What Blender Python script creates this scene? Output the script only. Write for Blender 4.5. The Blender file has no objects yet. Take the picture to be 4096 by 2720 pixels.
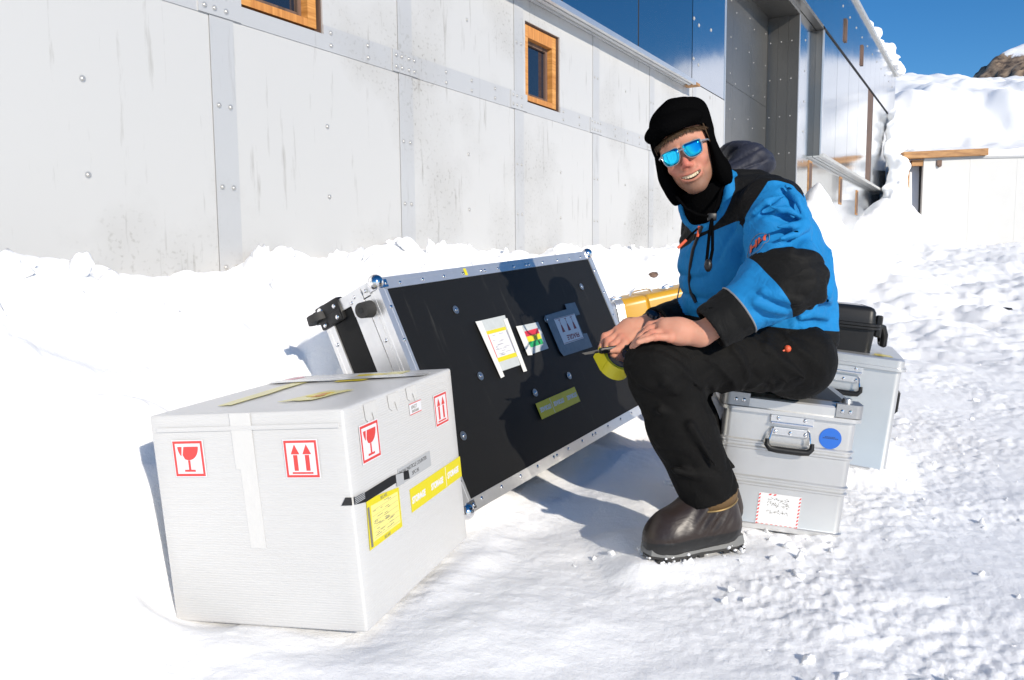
import bpy, bmesh, math, random
import numpy as np
from mathutils import Vector, Matrix, Euler

random.seed(7)
rng = np.random.default_rng(7)
R_ = math.radians
scene = bpy.context.scene
col = scene.collection

# ------------------------------------------------------------------ camera
CAM_Z = 0.85
CR = np.array([[0.9999645, -0.0084208, 0.0],
               [-0.0008258, -0.0980629, 0.9951799],
               [-0.0083802, -0.9951446, -0.0980664]])   # columns: image right, image down, view direction
cam_data = bpy.data.cameras.new('camera')
cam_data.sensor_width = 36.0
cam_data.lens = 27.975
cam_data.clip_start = 0.05
cam_data.clip_end = 5000
cam = bpy.data.objects.new('camera', cam_data)
cm = Matrix.Identity(4)
for i in range(3):
    cm[i][0] = CR[i][0]; cm[i][1] = -CR[i][1]; cm[i][2] = -CR[i][2]
cm[2][3] = CAM_Z
cam.matrix_world = cm
col.objects.link(cam)
scene.camera = cam

# ------------------------------------------------------------------ light
SUN_EL, SUN_AZ = 24.0, 31.0        # degrees: height, and how far right of straight behind the photographer
sun_dir = Vector((math.sin(R_(SUN_AZ)) * math.cos(R_(SUN_EL)), -math.cos(R_(SUN_AZ)) * math.cos(R_(SUN_EL)), math.sin(R_(SUN_EL))))
sd = bpy.data.lights.new('sun', 'SUN')
sd.energy = 4.3
sd.angle = R_(0.53)
sd.color = (1.0, 0.915, 0.79)
sun = bpy.data.objects.new('sun', sd)
sun.rotation_euler = (-sun_dir).to_track_quat('-Z', 'Y').to_euler()
sun.location = (6, -8, 8)
col.objects.link(sun)

world = bpy.data.worlds.new('World')
scene.world = world
world.use_nodes = True
wn = world.node_tree
bg = wn.nodes['Background']
sky = wn.nodes.new('ShaderNodeTexSky')
sky.sky_type = 'NISHITA'
sky.sun_disc = False
sky.sun_elevation = R_(SUN_EL)
sky.sun_rotation = math.atan2(sun_dir.x, sun_dir.y)
sky.altitude = 1400
sky.air_density = 1.0
sky.dust_density = 0.0
sky.ozone_density = 4.0
hs = wn.nodes.new('ShaderNodeHueSaturation')
hs.inputs['Saturation'].default_value = 1.25
wn.links.new(sky.outputs[0], hs.inputs['Color'])
wn.links.new(hs.outputs[0], bg.inputs[0])
bg.inputs[1].default_value = 0.112

scene.view_settings.view_transform = 'Standard'
scene.view_settings.look = 'None'
scene.view_settings.exposure = 0.22
scene.view_settings.gamma = 1.0
scene.view_settings.use_curve_mapping = False
scene.cycles.max_bounces = 6
scene.cycles.diffuse_bounces = 3
scene.cycles.glossy_bounces = 4
scene.cycles.transmission_bounces = 4
scene.cycles.use_denoising = True

# ------------------------------------------------------------------ helpers
def at(px, py, depth):
    """point seen at a photograph position (4096 wide) at a given distance along the view axis"""
    c = np.array([(px - 2048) / 3183.0, (py - 1360) / 3183.0, 1.0]) * depth
    v = CR @ c
    return Vector((v[0], v[1], v[2] + CAM_Z))

def tag(o, label=None, cat=None, group=None, kind=None):
    if label: o['label'] = label
    if cat: o['category'] = cat
    if group: o['group'] = group
    if kind: o['kind'] = kind
    return o

def empty(name, loc=(0, 0, 0), rot=None, label=None, cat=None, group=None):
    o = bpy.data.objects.new(name, None)
    o.location = loc
    if rot is not None: o.rotation_euler = rot
    o.empty_display_size = 0.1
    col.objects.link(o)
    tag(o, label, cat, group)
    return o

def link(name, me, mats=None, parent=None):
    o = bpy.data.objects.new(name, me)
    if mats is not None:
        for m in (mats if isinstance(mats, (list, tuple)) else [mats]):
            me.materials.append(m)
    if parent is not None: o.parent = parent
    col.objects.link(o)
    return o

def np_mesh(name, V, F, smooth=True):
    me = bpy.data.meshes.new(name)
    V = np.asarray(V, np.float32); F = np.asarray(F, np.int32)
    n = F.shape[1]
    me.vertices.add(len(V)); me.vertices.foreach_set('co', V.ravel())
    me.loops.add(F.size); me.loops.foreach_set('vertex_index', F.ravel())
    me.polygons.add(len(F))
    me.polygons.foreach_set('loop_start', np.arange(0, F.size, n, dtype=np.int32))
    if smooth: me.polygons.foreach_set('use_smooth', np.ones(len(F), bool))
    me.update(calc_edges=True)
    return me

class MB:
    """collects shapes into one mesh"""
    def __init__(s, M=None):
        s.bm = bmesh.new(); s.M = M or Matrix.Identity(4)
    def _x(s, vs, M):
        M = s.M @ (M or Matrix.Identity(4))
        for v in vs: v.co = M @ v.co
    def box(s, lo, hi, M=None, bevel=0.0, seg=2):
        r = bmesh.ops.create_cube(s.bm, size=1.0)['verts']
        for v in r:
            v.co = Vector([lo[i] + (v.co[i] + .5) * (hi[i] - lo[i]) for i in range(3)])
        if bevel > 0:
            es = list({e for v in r for e in v.link_edges})
            g = bmesh.ops.bevel(s.bm, geom=es, offset=bevel, segments=seg, affect='EDGES', profile=.5)
            r = list({v for f in g['faces'] for v in f.verts} | {v for v in r if v.is_valid})
        s._x(r, M); return s
    def cyl(s, r1, r2, h, M=None, seg=20, caps=True):
        r = bmesh.ops.create_cone(s.bm, cap_ends=caps, segments=seg, radius1=r1, radius2=r2, depth=h)['verts']
        s._x(r, M); return s
    def sphere(s, r, M=None, u=16, v=10):
        q = bmesh.ops.create_uvsphere(s.bm, u_segments=u, v_segments=v, radius=r)['verts']
        s._x(q, M); return s
    def poly(s, pts, th, M=None):
        """extruded polygon: pts in xy, from z=0 to z=th"""
        a = [s.bm.verts.new((p[0], p[1], 0)) for p in pts]
        b = [s.bm.verts.new((p[0], p[1], th)) for p in pts]
        n = len(pts)
        try:
            s.bm.faces.new(b); s.bm.faces.new(a[::-1])
            for i in range(n): s.bm.faces.new((a[i], a[(i + 1) % n], b[(i + 1) % n], b[i]))
        except ValueError: pass
        s._x(a + b, M); return s
    def tube(s, pts, r, seg=8, closed=False):
        pts = [Vector(p) for p in pts]; rings = []
        n = len(pts)
        rr = r if isinstance(r, (list, tuple)) else [r] * n
        up = None
        for i, p in enumerate(pts):
            a = pts[(i - 1) % n] if (i > 0 or closed) else p
            b = pts[(i + 1) % n] if (i < n - 1 or closed) else p
            t = (b - a).normalized()
            if up is None: up = t.orthogonal().normalized()
            up = (up - t * up.dot(t))
            up = up.normalized() if up.length > 1e-6 else t.orthogonal().normalized()
            w = t.cross(up)
            rings.append([s.bm.verts.new(p + (up * math.cos(2 * math.pi * k / seg) + w * math.sin(2 * math.pi * k / seg)) * rr[i]) for k in range(seg)])
        m = n if closed else n - 1
        for i in range(m):
            A, B = rings[i], rings[(i + 1) % n]
            for k in range(seg):
                s.bm.faces.new((A[k], A[(k + 1) % seg], B[(k + 1) % seg], B[k]))
        if not closed:
            s.bm.faces.new(rings[0][::-1]); s.bm.faces.new(rings[-1])
        s._x([v for q in rings for v in q], None); return s
    def mesh(s, name, smooth=False, angle=None):
        bmesh.ops.recalc_face_normals(s.bm, faces=s.bm.faces)
        me = bpy.data.meshes.new(name); s.bm.to_mesh(me); s.bm.free()
        if smooth:
            me.polygons.foreach_set('use_smooth', np.ones(len(me.polygons), bool))
            try: me.set_sharp_from_angle(angle=R_(angle or 40))
            except Exception: pass
        return me
    def build(s, name, mat, parent=None, smooth=False, angle=None):
        return link(name, s.mesh(name, smooth, angle), mat, parent)

def T(x, y, z): return Matrix.Translation((x, y, z))
def RX(a): return Matrix.Rotation(R_(a), 4, 'X')
def RY(a): return Matrix.Rotation(R_(a), 4, 'Y')
def RZ(a): return Matrix.Rotation(R_(a), 4, 'Z')
def frame(o, x, y, n):
    M = Matrix.Identity(4)
    for i in range(3):
        M[i][0] = x[i]; M[i][1] = y[i]; M[i][2] = n[i]; M[i][3] = o[i]
    return M

def text_mesh(s, size, th=0.0006, M=None, align='LEFT', squash=1.0, shear=0.0, bold=0.0):
    cu = bpy.data.curves.new('lettering', 'FONT')
    cu.body = s; cu.size = size; cu.extrude = th; cu.align_x = align; cu.align_y = 'CENTER'
    cu.shear = shear; cu.offset = bold; cu.resolution_u = 3
    o = bpy.data.objects.new('lettering', cu); col.objects.link(o)
    dg = bpy.context.evaluated_depsgraph_get()
    me = bpy.data.meshes.new_from_object(o.evaluated_get(dg))
    bpy.data.objects.remove(o); bpy.data.curves.remove(cu)
    me.transform(Matrix.Diagonal((squash, 1, 1, 1)))
    if M is not None: me.transform(M)
    return me

# ---- noise in numpy
def _hash(*a):
    h = np.zeros(np.broadcast(*a).shape, np.uint32)
    for i, v in enumerate(a):
        h = (h ^ (v.astype(np.int64).astype(np.uint32) * np.uint32([374761393, 668265263, 2147483647, 1274126177][i]))) * np.uint32(2246822519)
        h ^= h >> np.uint32(13)
    h = h * np.uint32(3266489917); h ^= h >> np.uint32(16)
    return h.astype(np.float64) / 4294967296.0

def noise2(x, y, seed=0):
    xi = np.floor(x); yi = np.floor(y); xf = x - xi; yf = y - yi
    u = xf * xf * xf * (xf * (xf * 6 - 15) + 10); v = yf * yf * yf * (yf * (yf * 6 - 15) + 10)
    s = np.full(1, seed)
    def g(a, b, dx, dy):
        t = _hash(a, b, s) * 2 * np.pi
        return np.cos(t) * dx + np.sin(t) * dy
    n00 = g(xi, yi, xf, yf); n10 = g(xi + 1, yi, xf - 1, yf)
    n01 = g(xi, yi + 1, xf, yf - 1); n11 = g(xi + 1, yi + 1, xf - 1, yf - 1)
    return 1.4 * ((n00 * (1 - u) + n10 * u) * (1 - v) + (n01 * (1 - u) + n11 * u) * v)

def noise3(x, y, z, seed=0):
    xi = np.floor(x); yi = np.floor(y); zi = np.floor(z)
    xf = x - xi; yf = y - yi; zf = z - zi
    f = lambda t: t * t * (3 - 2 * t)
    u, v, w = f(xf), f(yf), f(zf); s = np.full(1, seed)
    h = lambda a, b, c: _hash(xi + a, yi + b, zi + c, s) * 2 - 1
    x00 = h(0, 0, 0) * (1 - u) + h(1, 0, 0) * u; x10 = h(0, 1, 0) * (1 - u) + h(1, 1, 0) * u
    x01 = h(0, 0, 1) * (1 - u) + h(1, 0, 1) * u; x11 = h(0, 1, 1) * (1 - u) + h(1, 1, 1) * u
    return (x00 * (1 - v) + x10 * v) * (1 - w) + (x01 * (1 - v) + x11 * v) * w

def fbm2(x, y, o=4, seed=0, gain=.5):
    r = 0; a = 1
    for i in range(o):
        r = r + a * noise2(x * 2 ** i, y * 2 ** i, seed + i); a *= gain
    return r

def domes(x, y, cell, seed, pres=.6, rmin=.25, rmax=.6, squash=.8):
    """scattered rounded lumps, height in units of the cell"""
    x = x / cell; y = y / cell
    xi = np.floor(x); yi = np.floor(y); best = np.zeros(x.shape); s = np.full(1, seed)
    for a in (-1, 0, 1):
        for b in (-1, 0, 1):
            cx = xi + a; cy = yi + b
            px = cx + _hash(cx, cy, s); py = cy + _hash(cx, cy, s + 1)
            r = rmin + (rmax - rmin) * _hash(cx, cy, s + 2) ** 2
            on = _hash(cx, cy, s + 3) < pres
            an = _hash(cx, cy, s + 4) * 3.14; ca, sa = np.cos(an), np.sin(an)
            dx = x - px; dy = y - py
            u = dx * ca + dy * sa; v = (-dx * sa + dy * ca) * 1.5
            d2 = r * r - u * u - v * v
            best = np.maximum(best, np.where(on & (d2 > 0), (np.maximum(d2, 0) / (r * r)) ** .75 * r * squash, 0))
    return best * cell

def sstep(a, b, x):
    t = np.clip((x - a) / (b - a), 0, 1); return t * t * (3 - 2 * t)

# ---- materials
def mat(name, base=(.5, .5, .5), rough=.5, metal=0.0, var=0.0, vscale=8.0, bump=0.0, bscale=60.0, spec=.5, coat=0.0, sheen=0.0, bdist=.002, detail=4):
    m = bpy.data.materials.new(name); m.use_nodes = True
    nt = m.node_tree; b = nt.nodes['Principled BSDF']
    b.inputs['Base Color'].default_value = (*base, 1)
    b.inputs['Roughness'].default_value = rough
    b.inputs['Metallic'].default_value = metal
    b.inputs['Specular IOR Level'].default_value = spec
    b.inputs['Coat Weight'].default_value = coat
    b.inputs['Sheen Weight'].default_value = sheen
    if var > 0 or bump > 0:
        tc = nt.nodes.new('ShaderNodeTexCoord')
    if var > 0:
        n = nt.nodes.new('ShaderNodeTexNoise'); n.inputs['Scale'].default_value = vscale; n.inputs['Detail'].default_value = 6
        nt.links.new(tc.outputs['Object'], n.inputs['Vector'])
        mx = nt.nodes.new('ShaderNodeMix'); mx.data_type = 'RGBA'
        mx.inputs[6].default_value = (*[max(0, c * (1 - var)) for c in base], 1)
        mx.inputs[7].default_value = (*[min(1, c * (1 + var)) for c in base], 1)
        nt.links.new(n.outputs['Fac'], mx.inputs[0]); nt.links.new(mx.outputs[2], b.inputs['Base Color'])
    if bump > 0:
        n2 = nt.nodes.new('ShaderNodeTexNoise'); n2.inputs['Scale'].default_value = bscale; n2.inputs['Detail'].default_value = detail
        nt.links.new(tc.outputs['Object'], n2.inputs['Vector'])
        bp = nt.nodes.new('ShaderNodeBump'); bp.inputs['Strength'].default_value = bump; bp.inputs['Distance'].default_value = bdist
        nt.links.new(n2.outputs['Fac'], bp.inputs['Height']); nt.links.new(bp.outputs[0], b.inputs['Normal'])
    return m

def N(m, kind): return m.node_tree.nodes.new(kind)
def L(m, a, b): m.node_tree.links.new(a, b)
def BSDF(m): return m.node_tree.nodes['Principled BSDF']

# ---- signed distance shapes -> mesh (sparse surface nets)
def cap(P, a, b, ra, rb):
    a = np.asarray(a, float); b = np.asarray(b, float); ab = b - a
    t = np.clip(((P - a) @ ab) / max(ab @ ab, 1e-12), 0, 1)
    return np.linalg.norm(P - a - t[:, None] * ab, axis=1) - (ra + (rb - ra) * t)
def ell(P, c, r):
    q = P - np.asarray(c, float); r = np.asarray(r, float)
    k0 = np.linalg.norm(q / r, axis=1); k1 = np.linalg.norm(q / (r * r), axis=1)
    return np.where(k1 > 1e-9, k0 * (k0 - 1) / np.maximum(k1, 1e-9), -r.min())
def rbox(P, c, h, r):
    q = np.abs(P - np.asarray(c, float)) - (np.asarray(h, float) - r)
    return np.linalg.norm(np.maximum(q, 0), axis=1) + np.minimum(q.max(1), 0) - r
def smin(a, b, k):
    h = np.maximum(k - np.abs(a - b), 0) / k
    return np.minimum(a, b) - h * h * k * .25
def smax(a, b, k): return -smin(-a, -b, k)
def chain(P, pts, k=0.03):
    d = None
    for (a, ra), (b, rb) in zip(pts[:-1], pts[1:]):
        e = cap(P, a, b, ra, rb); d = e if d is None else smin(d, e, k)
    return d

def sdf_mesh(name, f, lo, hi, h, B=8, slack=1.35):
    lo = np.asarray(lo, float); hi = np.asarray(hi, float)
    nb = np.ceil((hi - lo) / (h * B)).astype(int) + 1
    gi = np.stack(np.meshgrid(*[np.arange(n) for n in nb], indexing='ij'), -1).reshape(-1, 3)
    cen = lo + (gi + .5) * h * B
    dv = np.concatenate([f(c) for c in np.array_split(cen, max(1, len(cen) // 60000))])
    gi = gi[np.abs(dv) < h * B * .87 * slack + .004]
    loc = np.stack(np.meshgrid(*[np.arange(B + 1)] * 3, indexing='ij'), -1).reshape(-1, 3)
    vals = []
    for g in np.array_split(gi, max(1, len(gi) // 300)):
        pts = lo + (g[:, None, :] * B + loc[None]) * h
        vals.append(f(pts.reshape(-1, 3)).reshape(len(g), B + 1, B + 1, B + 1))
    V = np.concatenate(vals)
    S = V < 0
    c8 = [(i, j, k) for i in (0, 1) for j in (0, 1) for k in (0, 1)]
    cnt = sum(S[:, i:i + B, j:j + B, k:k + B].astype(np.int8) for i, j, k in c8)
    bi, ci, cj, ck = np.nonzero((cnt > 0) & (cnt < 8))
    base = gi[bi] * B + np.stack([ci, cj, ck], 1)
    cv = {q: V[bi, ci + q[0], cj + q[1], ck + q[2]] for q in c8}
    acc = np.zeros((len(bi), 3)); n = np.zeros(len(bi))
    for a in c8:
        for ax in range(3):
            if a[ax] == 0:
                b = tuple(1 if i == ax else a[i] for i in range(3))
                m = (cv[a] < 0) != (cv[b] < 0)
                t = np.where(m, cv[a] / np.where(m, cv[a] - cv[b], 1), 0)
                p = np.tile(np.array(a, float), (len(bi), 1)); p[:, ax] = t
                acc += p * m[:, None]; n += m
    verts = lo + (base + acc / n[:, None]) * h
    dims = nb * B + 4
    key = lambda c: ((c[:, 0] + 1) * dims[1] + (c[:, 1] + 1)) * dims[2] + c[:, 2] + 1
    kk = key(base); order = np.argsort(kk); ks = kk[order]
    faces = []
    for ax in range(3):
        sl1 = [slice(0, B)] * 3; sl1[ax] = slice(1, B + 1)
        A = S[:, :B, :B, :B]; Bv = S[(slice(None), *sl1)]
        b_, i_, j_, k_ = np.nonzero(A != Bv)
        p = gi[b_] * B + np.stack([i_, j_, k_], 1)
        u, v = [(1, 2), (2, 0), (0, 1)][ax]
        q = []
        ok = np.ones(len(p), bool)
        for du, dv2 in ((-1, -1), (0, -1), (0, 0), (-1, 0)):
            c = p.copy(); c[:, u] += du; c[:, v] += dv2
            kc = key(c); pos = np.minimum(np.searchsorted(ks, kc), len(ks) - 1)
            ok &= ks[pos] == kc; q.append(order[pos])
        q = np.stack(q, 1)
        flip = ~A[b_, i_, j_, k_]
        q[flip] = q[flip][:, ::-1]
        faces.append(q[ok])
    return verts, np.concatenate(faces)

def add_attr(me, name, vals):
    a = me.attributes.new(name, 'FLOAT', 'POINT'); a.data.foreach_set('value', np.asarray(vals, np.float32))
# ------------------------------------------------------------------ materials of the setting
def snow_material():
    m = mat('snow', (.89, .893, .90), .7, spec=.2)
    nt = m.node_tree; b = BSDF(m)
    geo = N(m, 'ShaderNodeTexCoord')
    n1 = N(m, 'ShaderNodeTexNoise'); n1.inputs['Scale'].default_value = 55; n1.inputs['Detail'].default_value = 5; n1.inputs['Roughness'].default_value = .65
    n2 = N(m, 'ShaderNodeTexNoise'); n2.inputs['Scale'].default_value = 260; n2.inputs['Detail'].default_value = 2
    L(m, geo.outputs['Object'], n1.inputs['Vector']); L(m, geo.outputs['Object'], n2.inputs['Vector'])
    ad = N(m, 'ShaderNodeMath'); ad.operation = 'MULTIPLY_ADD'; ad.inputs[1].default_value = .35
    L(m, n2.outputs['Fac'], ad.inputs[0]); L(m, n1.outputs['Fac'], ad.inputs[2])
    bp = N(m, 'ShaderNodeBump'); bp.inputs['Strength'].default_value = .5; bp.inputs['Distance'].default_value = .008
    L(m, ad.outputs[0], bp.inputs['Height']); L(m, bp.outputs[0], b.inputs['Normal'])
    b.inputs['Subsurface Weight'].default_value = .55; b.inputs['Subsurface Radius'].default_value = (1, .97, .93); b.inputs['Subsurface Scale'].default_value = .018
    return m
M_snow = snow_material()

def panel_metal(name, base, rough, metal, stain=.0):
    """sheet metal with drips, speckles and faint clouding"""
    m = mat(name, base, rough, metal)
    b = BSDF(m); tc = N(m, 'ShaderNodeTexCoord')
    mp = N(m, 'ShaderNodeMapping'); mp.inputs['Scale'].default_value = (9, 9, .9)
    L(m, tc.outputs['Object'], mp.inputs[0])
    drip = N(m, 'ShaderNodeTexNoise'); drip.inputs['Scale'].default_value = 2.2; drip.inputs['Detail'].default_value = 7; drip.inputs['Roughness'].default_value = .6
    L(m, mp.outputs[0], drip.inputs['Vector'])
    cl = N(m, 'ShaderNodeTexNoise'); cl.inputs['Scale'].default_value = .9; cl.inputs['Detail'].default_value = 5
    L(m, tc.outputs['Object'], cl.inputs['Vector'])
    spk = N(m, 'ShaderNodeTexNoise'); spk.inputs['Scale'].default_value = 46; spk.inputs['Detail'].default_value = 3
    L(m, tc.outputs['Object'], spk.inputs['Vector'])
    r1 = N(m, 'ShaderNodeMapRange'); r1.inputs[1].default_value = .57; r1.inputs[2].default_value = .75
    L(m, spk.outputs['Fac'], r1.inputs[0])
    r2 = N(m, 'ShaderNodeMapRange'); r2.inputs[1].default_value = .50; r2.inputs[2].default_value = .66
    L(m, cl.outputs['Fac'], r2.inputs[0])
    mu = N(m, 'ShaderNodeMath'); mu.operation = 'MULTIPLY'; L(m, r1.outputs[0], mu.inputs[0]); L(m, r2.outputs[0], mu.inputs[1])
    r3 = N(m, 'ShaderNodeMapRange'); r3.inputs[1].default_value = .60; r3.inputs[2].default_value = .74
    L(m, drip.outputs['Fac'], r3.inputs[0])
    s1 = N(m, 'ShaderNodeMath'); s1.operation = 'MULTIPLY_ADD'; s1.inputs[1].default_value = .8
    L(m, r3.outputs[0], s1.inputs[0]); L(m, mu.outputs[0], s1.inputs[2])
    s2 = N(m, 'ShaderNodeMath'); s2.operation = 'MULTIPLY_ADD'; s2.inputs[1].default_value = .35
    L(m, r2.outputs[0], s2.inputs[0]); L(m, s1.outputs[0], s2.inputs[2])
    s3 = N(m, 'ShaderNodeMath'); s3.operation = 'MULTIPLY'; s3.inputs[1].default_value = stain; s3.use_clamp = True
    L(m, s2.outputs[0], s3.inputs[0])
    mx = N(m, 'ShaderNodeMix'); mx.data_type = 'RGBA'
    mx.inputs[6].default_value = (*base, 1); mx.inputs[7].default_value = (base[0] * .45, base[1] * .43, base[2] * .40, 1)
    L(m, s3.outputs[0], mx.inputs[0]); L(m, mx.outputs[2], b.inputs['Base Color'])
    rr = N(m, 'ShaderNodeMath'); rr.operation = 'MULTIPLY_ADD'; rr.inputs[1].default_value = .25 if rough > .2 else .05; rr.inputs[2].default_value = rough
    L(m, s2.outputs[0], rr.inputs[0]); L(m, rr.outputs[0], b.inputs['Roughness'])
    wv = N(m, 'ShaderNodeTexNoise'); wv.inputs['Scale'].default_value = 1.6; wv.inputs['Detail'].default_value = 2
    L(m, tc.outputs['Object'], wv.inputs['Vector'])
    bp = N(m, 'ShaderNodeBump'); bp.inputs['Strength'].default_value = .12; bp.inputs['Distance'].default_value = .02
    L(m, wv.outputs['Fac'], bp.inputs['Height']); L(m, bp.outputs[0], b.inputs['Normal'])
    return m
M_wall = panel_metal('satin_sheet_metal', (.525, .52, .508), .42, .12, .85)
M_strip = panel_metal('satin_cover_strip', (.485, .486, .487), .38, .2, .5)
M_mirror = panel_metal('polished_sheet_metal', (.62, .64, .66), .11, 1.0, .15)
M_blue = panel_metal('polished_shutter_metal', (.50, .52, .55), .10, 1.0, .1)
M_fascia = panel_metal('fascia_metal', (.62, .64, .67), .12, 1.0, .15)
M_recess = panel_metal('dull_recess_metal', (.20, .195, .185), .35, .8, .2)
M_trim = mat('aluminium_trim', (.70, .71, .72), .32, .8, var=.08, vscale=6)
M_rail = mat('grey_rail', (.55, .55, .53), .45, .5, var=.18, vscale=14)
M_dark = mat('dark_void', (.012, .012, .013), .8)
M_rivet = mat('rivet_metal', (.50, .49, .47), .38, .55)

def wood_material(name, a, b_, scale=(3, 30, 30), rough=.55):
    m = mat(name, a, rough); bs = BSDF(m)
    tc = N(m, 'ShaderNodeTexCoord'); mp = N(m, 'ShaderNodeMapping'); mp.inputs['Scale'].default_value = scale
    L(m, tc.outputs['Object'], mp.inputs[0])
    n = N(m, 'ShaderNodeTexNoise'); n.inputs['Scale'].default_value = 1.5; n.inputs['Detail'].default_value = 8; n.inputs['Distortion'].default_value = .6
    L(m, mp.outputs[0], n.inputs['Vector'])
    r = N(m, 'ShaderNodeValToRGB'); r.color_ramp.elements[0].position = .32; r.color_ramp.elements[1].position = .68
    r.color_ramp.elements[0].color = (*b_, 1); r.color_ramp.elements[1].color = (*a, 1)
    L(m, n.outputs['Fac'], r.inputs[0]); L(m, r.outputs[0], bs.inputs['Base Color'])
    bp = N(m, 'ShaderNodeBump'); bp.inputs['Strength'].default_value = .3; bp.inputs['Distance'].default_value = .002
    L(m, n.outputs['Fac'], bp.inputs['Height']); L(m, bp.outputs[0], bs.inputs['Normal'])
    return m
M_wood = wood_material('varnished_window_wood', (.64, .31, .085), (.42, .17, .035), (3, 3, 40))
M_woodh = wood_material('varnished_window_wood_level', (.60, .27, .07), (.38, .14, .03), (40, 3, 3))
M_timber = wood_material('weathered_timber', (.46, .25, .10), (.25, .12, .045), (2, 12, 12), .7)
M_oldwood = wood_material('old_brown_wood', (.17, .10, .07), (.06, .04, .03), (14, 14, 1.5), .7)
M_glass = mat('window_glass', (.010, .016, .03), .03, 0.0, spec=.9)

# ------------------------------------------------------------------ the ground
WALL_AZ = R_(31.17); WS, WC = math.sin(WALL_AZ), math.cos(WALL_AZ); WP = 2.88   # wall direction and the camera's distance to it
def wall_coords(x, y):
    return x * WS + y * WC, WP + x * WC - y * WS          # along the wall, distance in front of it

def in_rot(x, y, cx, cy, a):
    ca, sa = math.cos(a), math.sin(a)
    return (x - cx) * ca + (y - cy) * sa, -(x - cx) * sa + (y - cy) * ca

def ground_smooth(x, y):
    t, w = wall_coords(x, y)
    r = np.hypot(x, y)
    ww = w + .10 * noise2(t * .9, w * 0 + 3.3, 5) + .05 * noise2(t * 2.3, w * 1.5, 6)
    bank = .80 * sstep(1.62, .10, ww) * sstep(-14, -6, t) * (1 - .5 * sstep(8, 16, t))
    bank = np.where(w < -.2, .6, bank)
    # snow heaped behind the leaning case
    m = sstep(1.75, 2.15, t) * sstep(3.6, 3.1, t)
    heap = np.clip((1.30 - w) * 1.9, 0, .56) * m
    z = np.maximum(bank, heap)
    z = z + .035 * np.clip(y - 2.3, 0, 3) + 1.0 * sstep(6, 20, np.maximum(y, x * .8))
    z = z + .09 * sstep(.3, .9, w) * sstep(2.0, 1.3, w) * np.minimum(0, noise2(t * 1.9 + 4, w * 2.6, 15) - .05) * sstep(-2, 0, t) * sstep(6, 4, t)
    z = z + .05 * sstep(.25, -.35, x) * sstep(1.3, 1.8, w) * sstep(4, 2.5, y)
    # piles against the far wall
    for (px, py, pr, ph, pw) in ((4.68, 12.2, .55, .62, 1.0), (4.6, 11.9, 1.25, .42, 2), (5.6, 13.6, .9, .2, 2), (9.5, 20.0, 1.0, .85, 2), (10.2, 20.7, .7, .5, 2)):
        d = np.hypot(x - px + .16 * noise2(x * 2.2, y * 2.2, 13), (y - py) * .8 + .16 * noise2(x * 2.2 + 9, y * 2.2, 14)) / pr
        z = z + ph * np.where(d < 1, (1 - d) ** 1.0, 0) if pw == 1 else z + ph * np.exp(-d * d)
    z = z + .05 * noise2(x * .8, y * .8, 11) * sstep(1.2, 4, r) + .02 * noise2(x * 2.1 + 5, y * 2.1, 12)
    # beds under the things that stand on the snow
    def bed(z, cx, cy, hx, hy, ang, zz, soft=.12):
        u, v = in_rot(x, y, cx, cy, ang)
        d = np.hypot(np.maximum(np.abs(u) - hx, 0), np.maximum(np.abs(v) - hy, 0))
        k = sstep(soft, 0, d)
        return z * (1 - k) + zz * k
    z = bed(z, -.468, 2.018, .25, .29, R_(-18.27), .022, .16)
    z = bed(z, .80, 2.60, .21, .27, R_(-9), .012, .15)
    z = bed(z, 1.30, 3.27, .21, .30, R_(-21), .06, .15)
    z = bed(z, .53, 2.24, .19, .10, R_(8), .030, .14)
    return z

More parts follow.
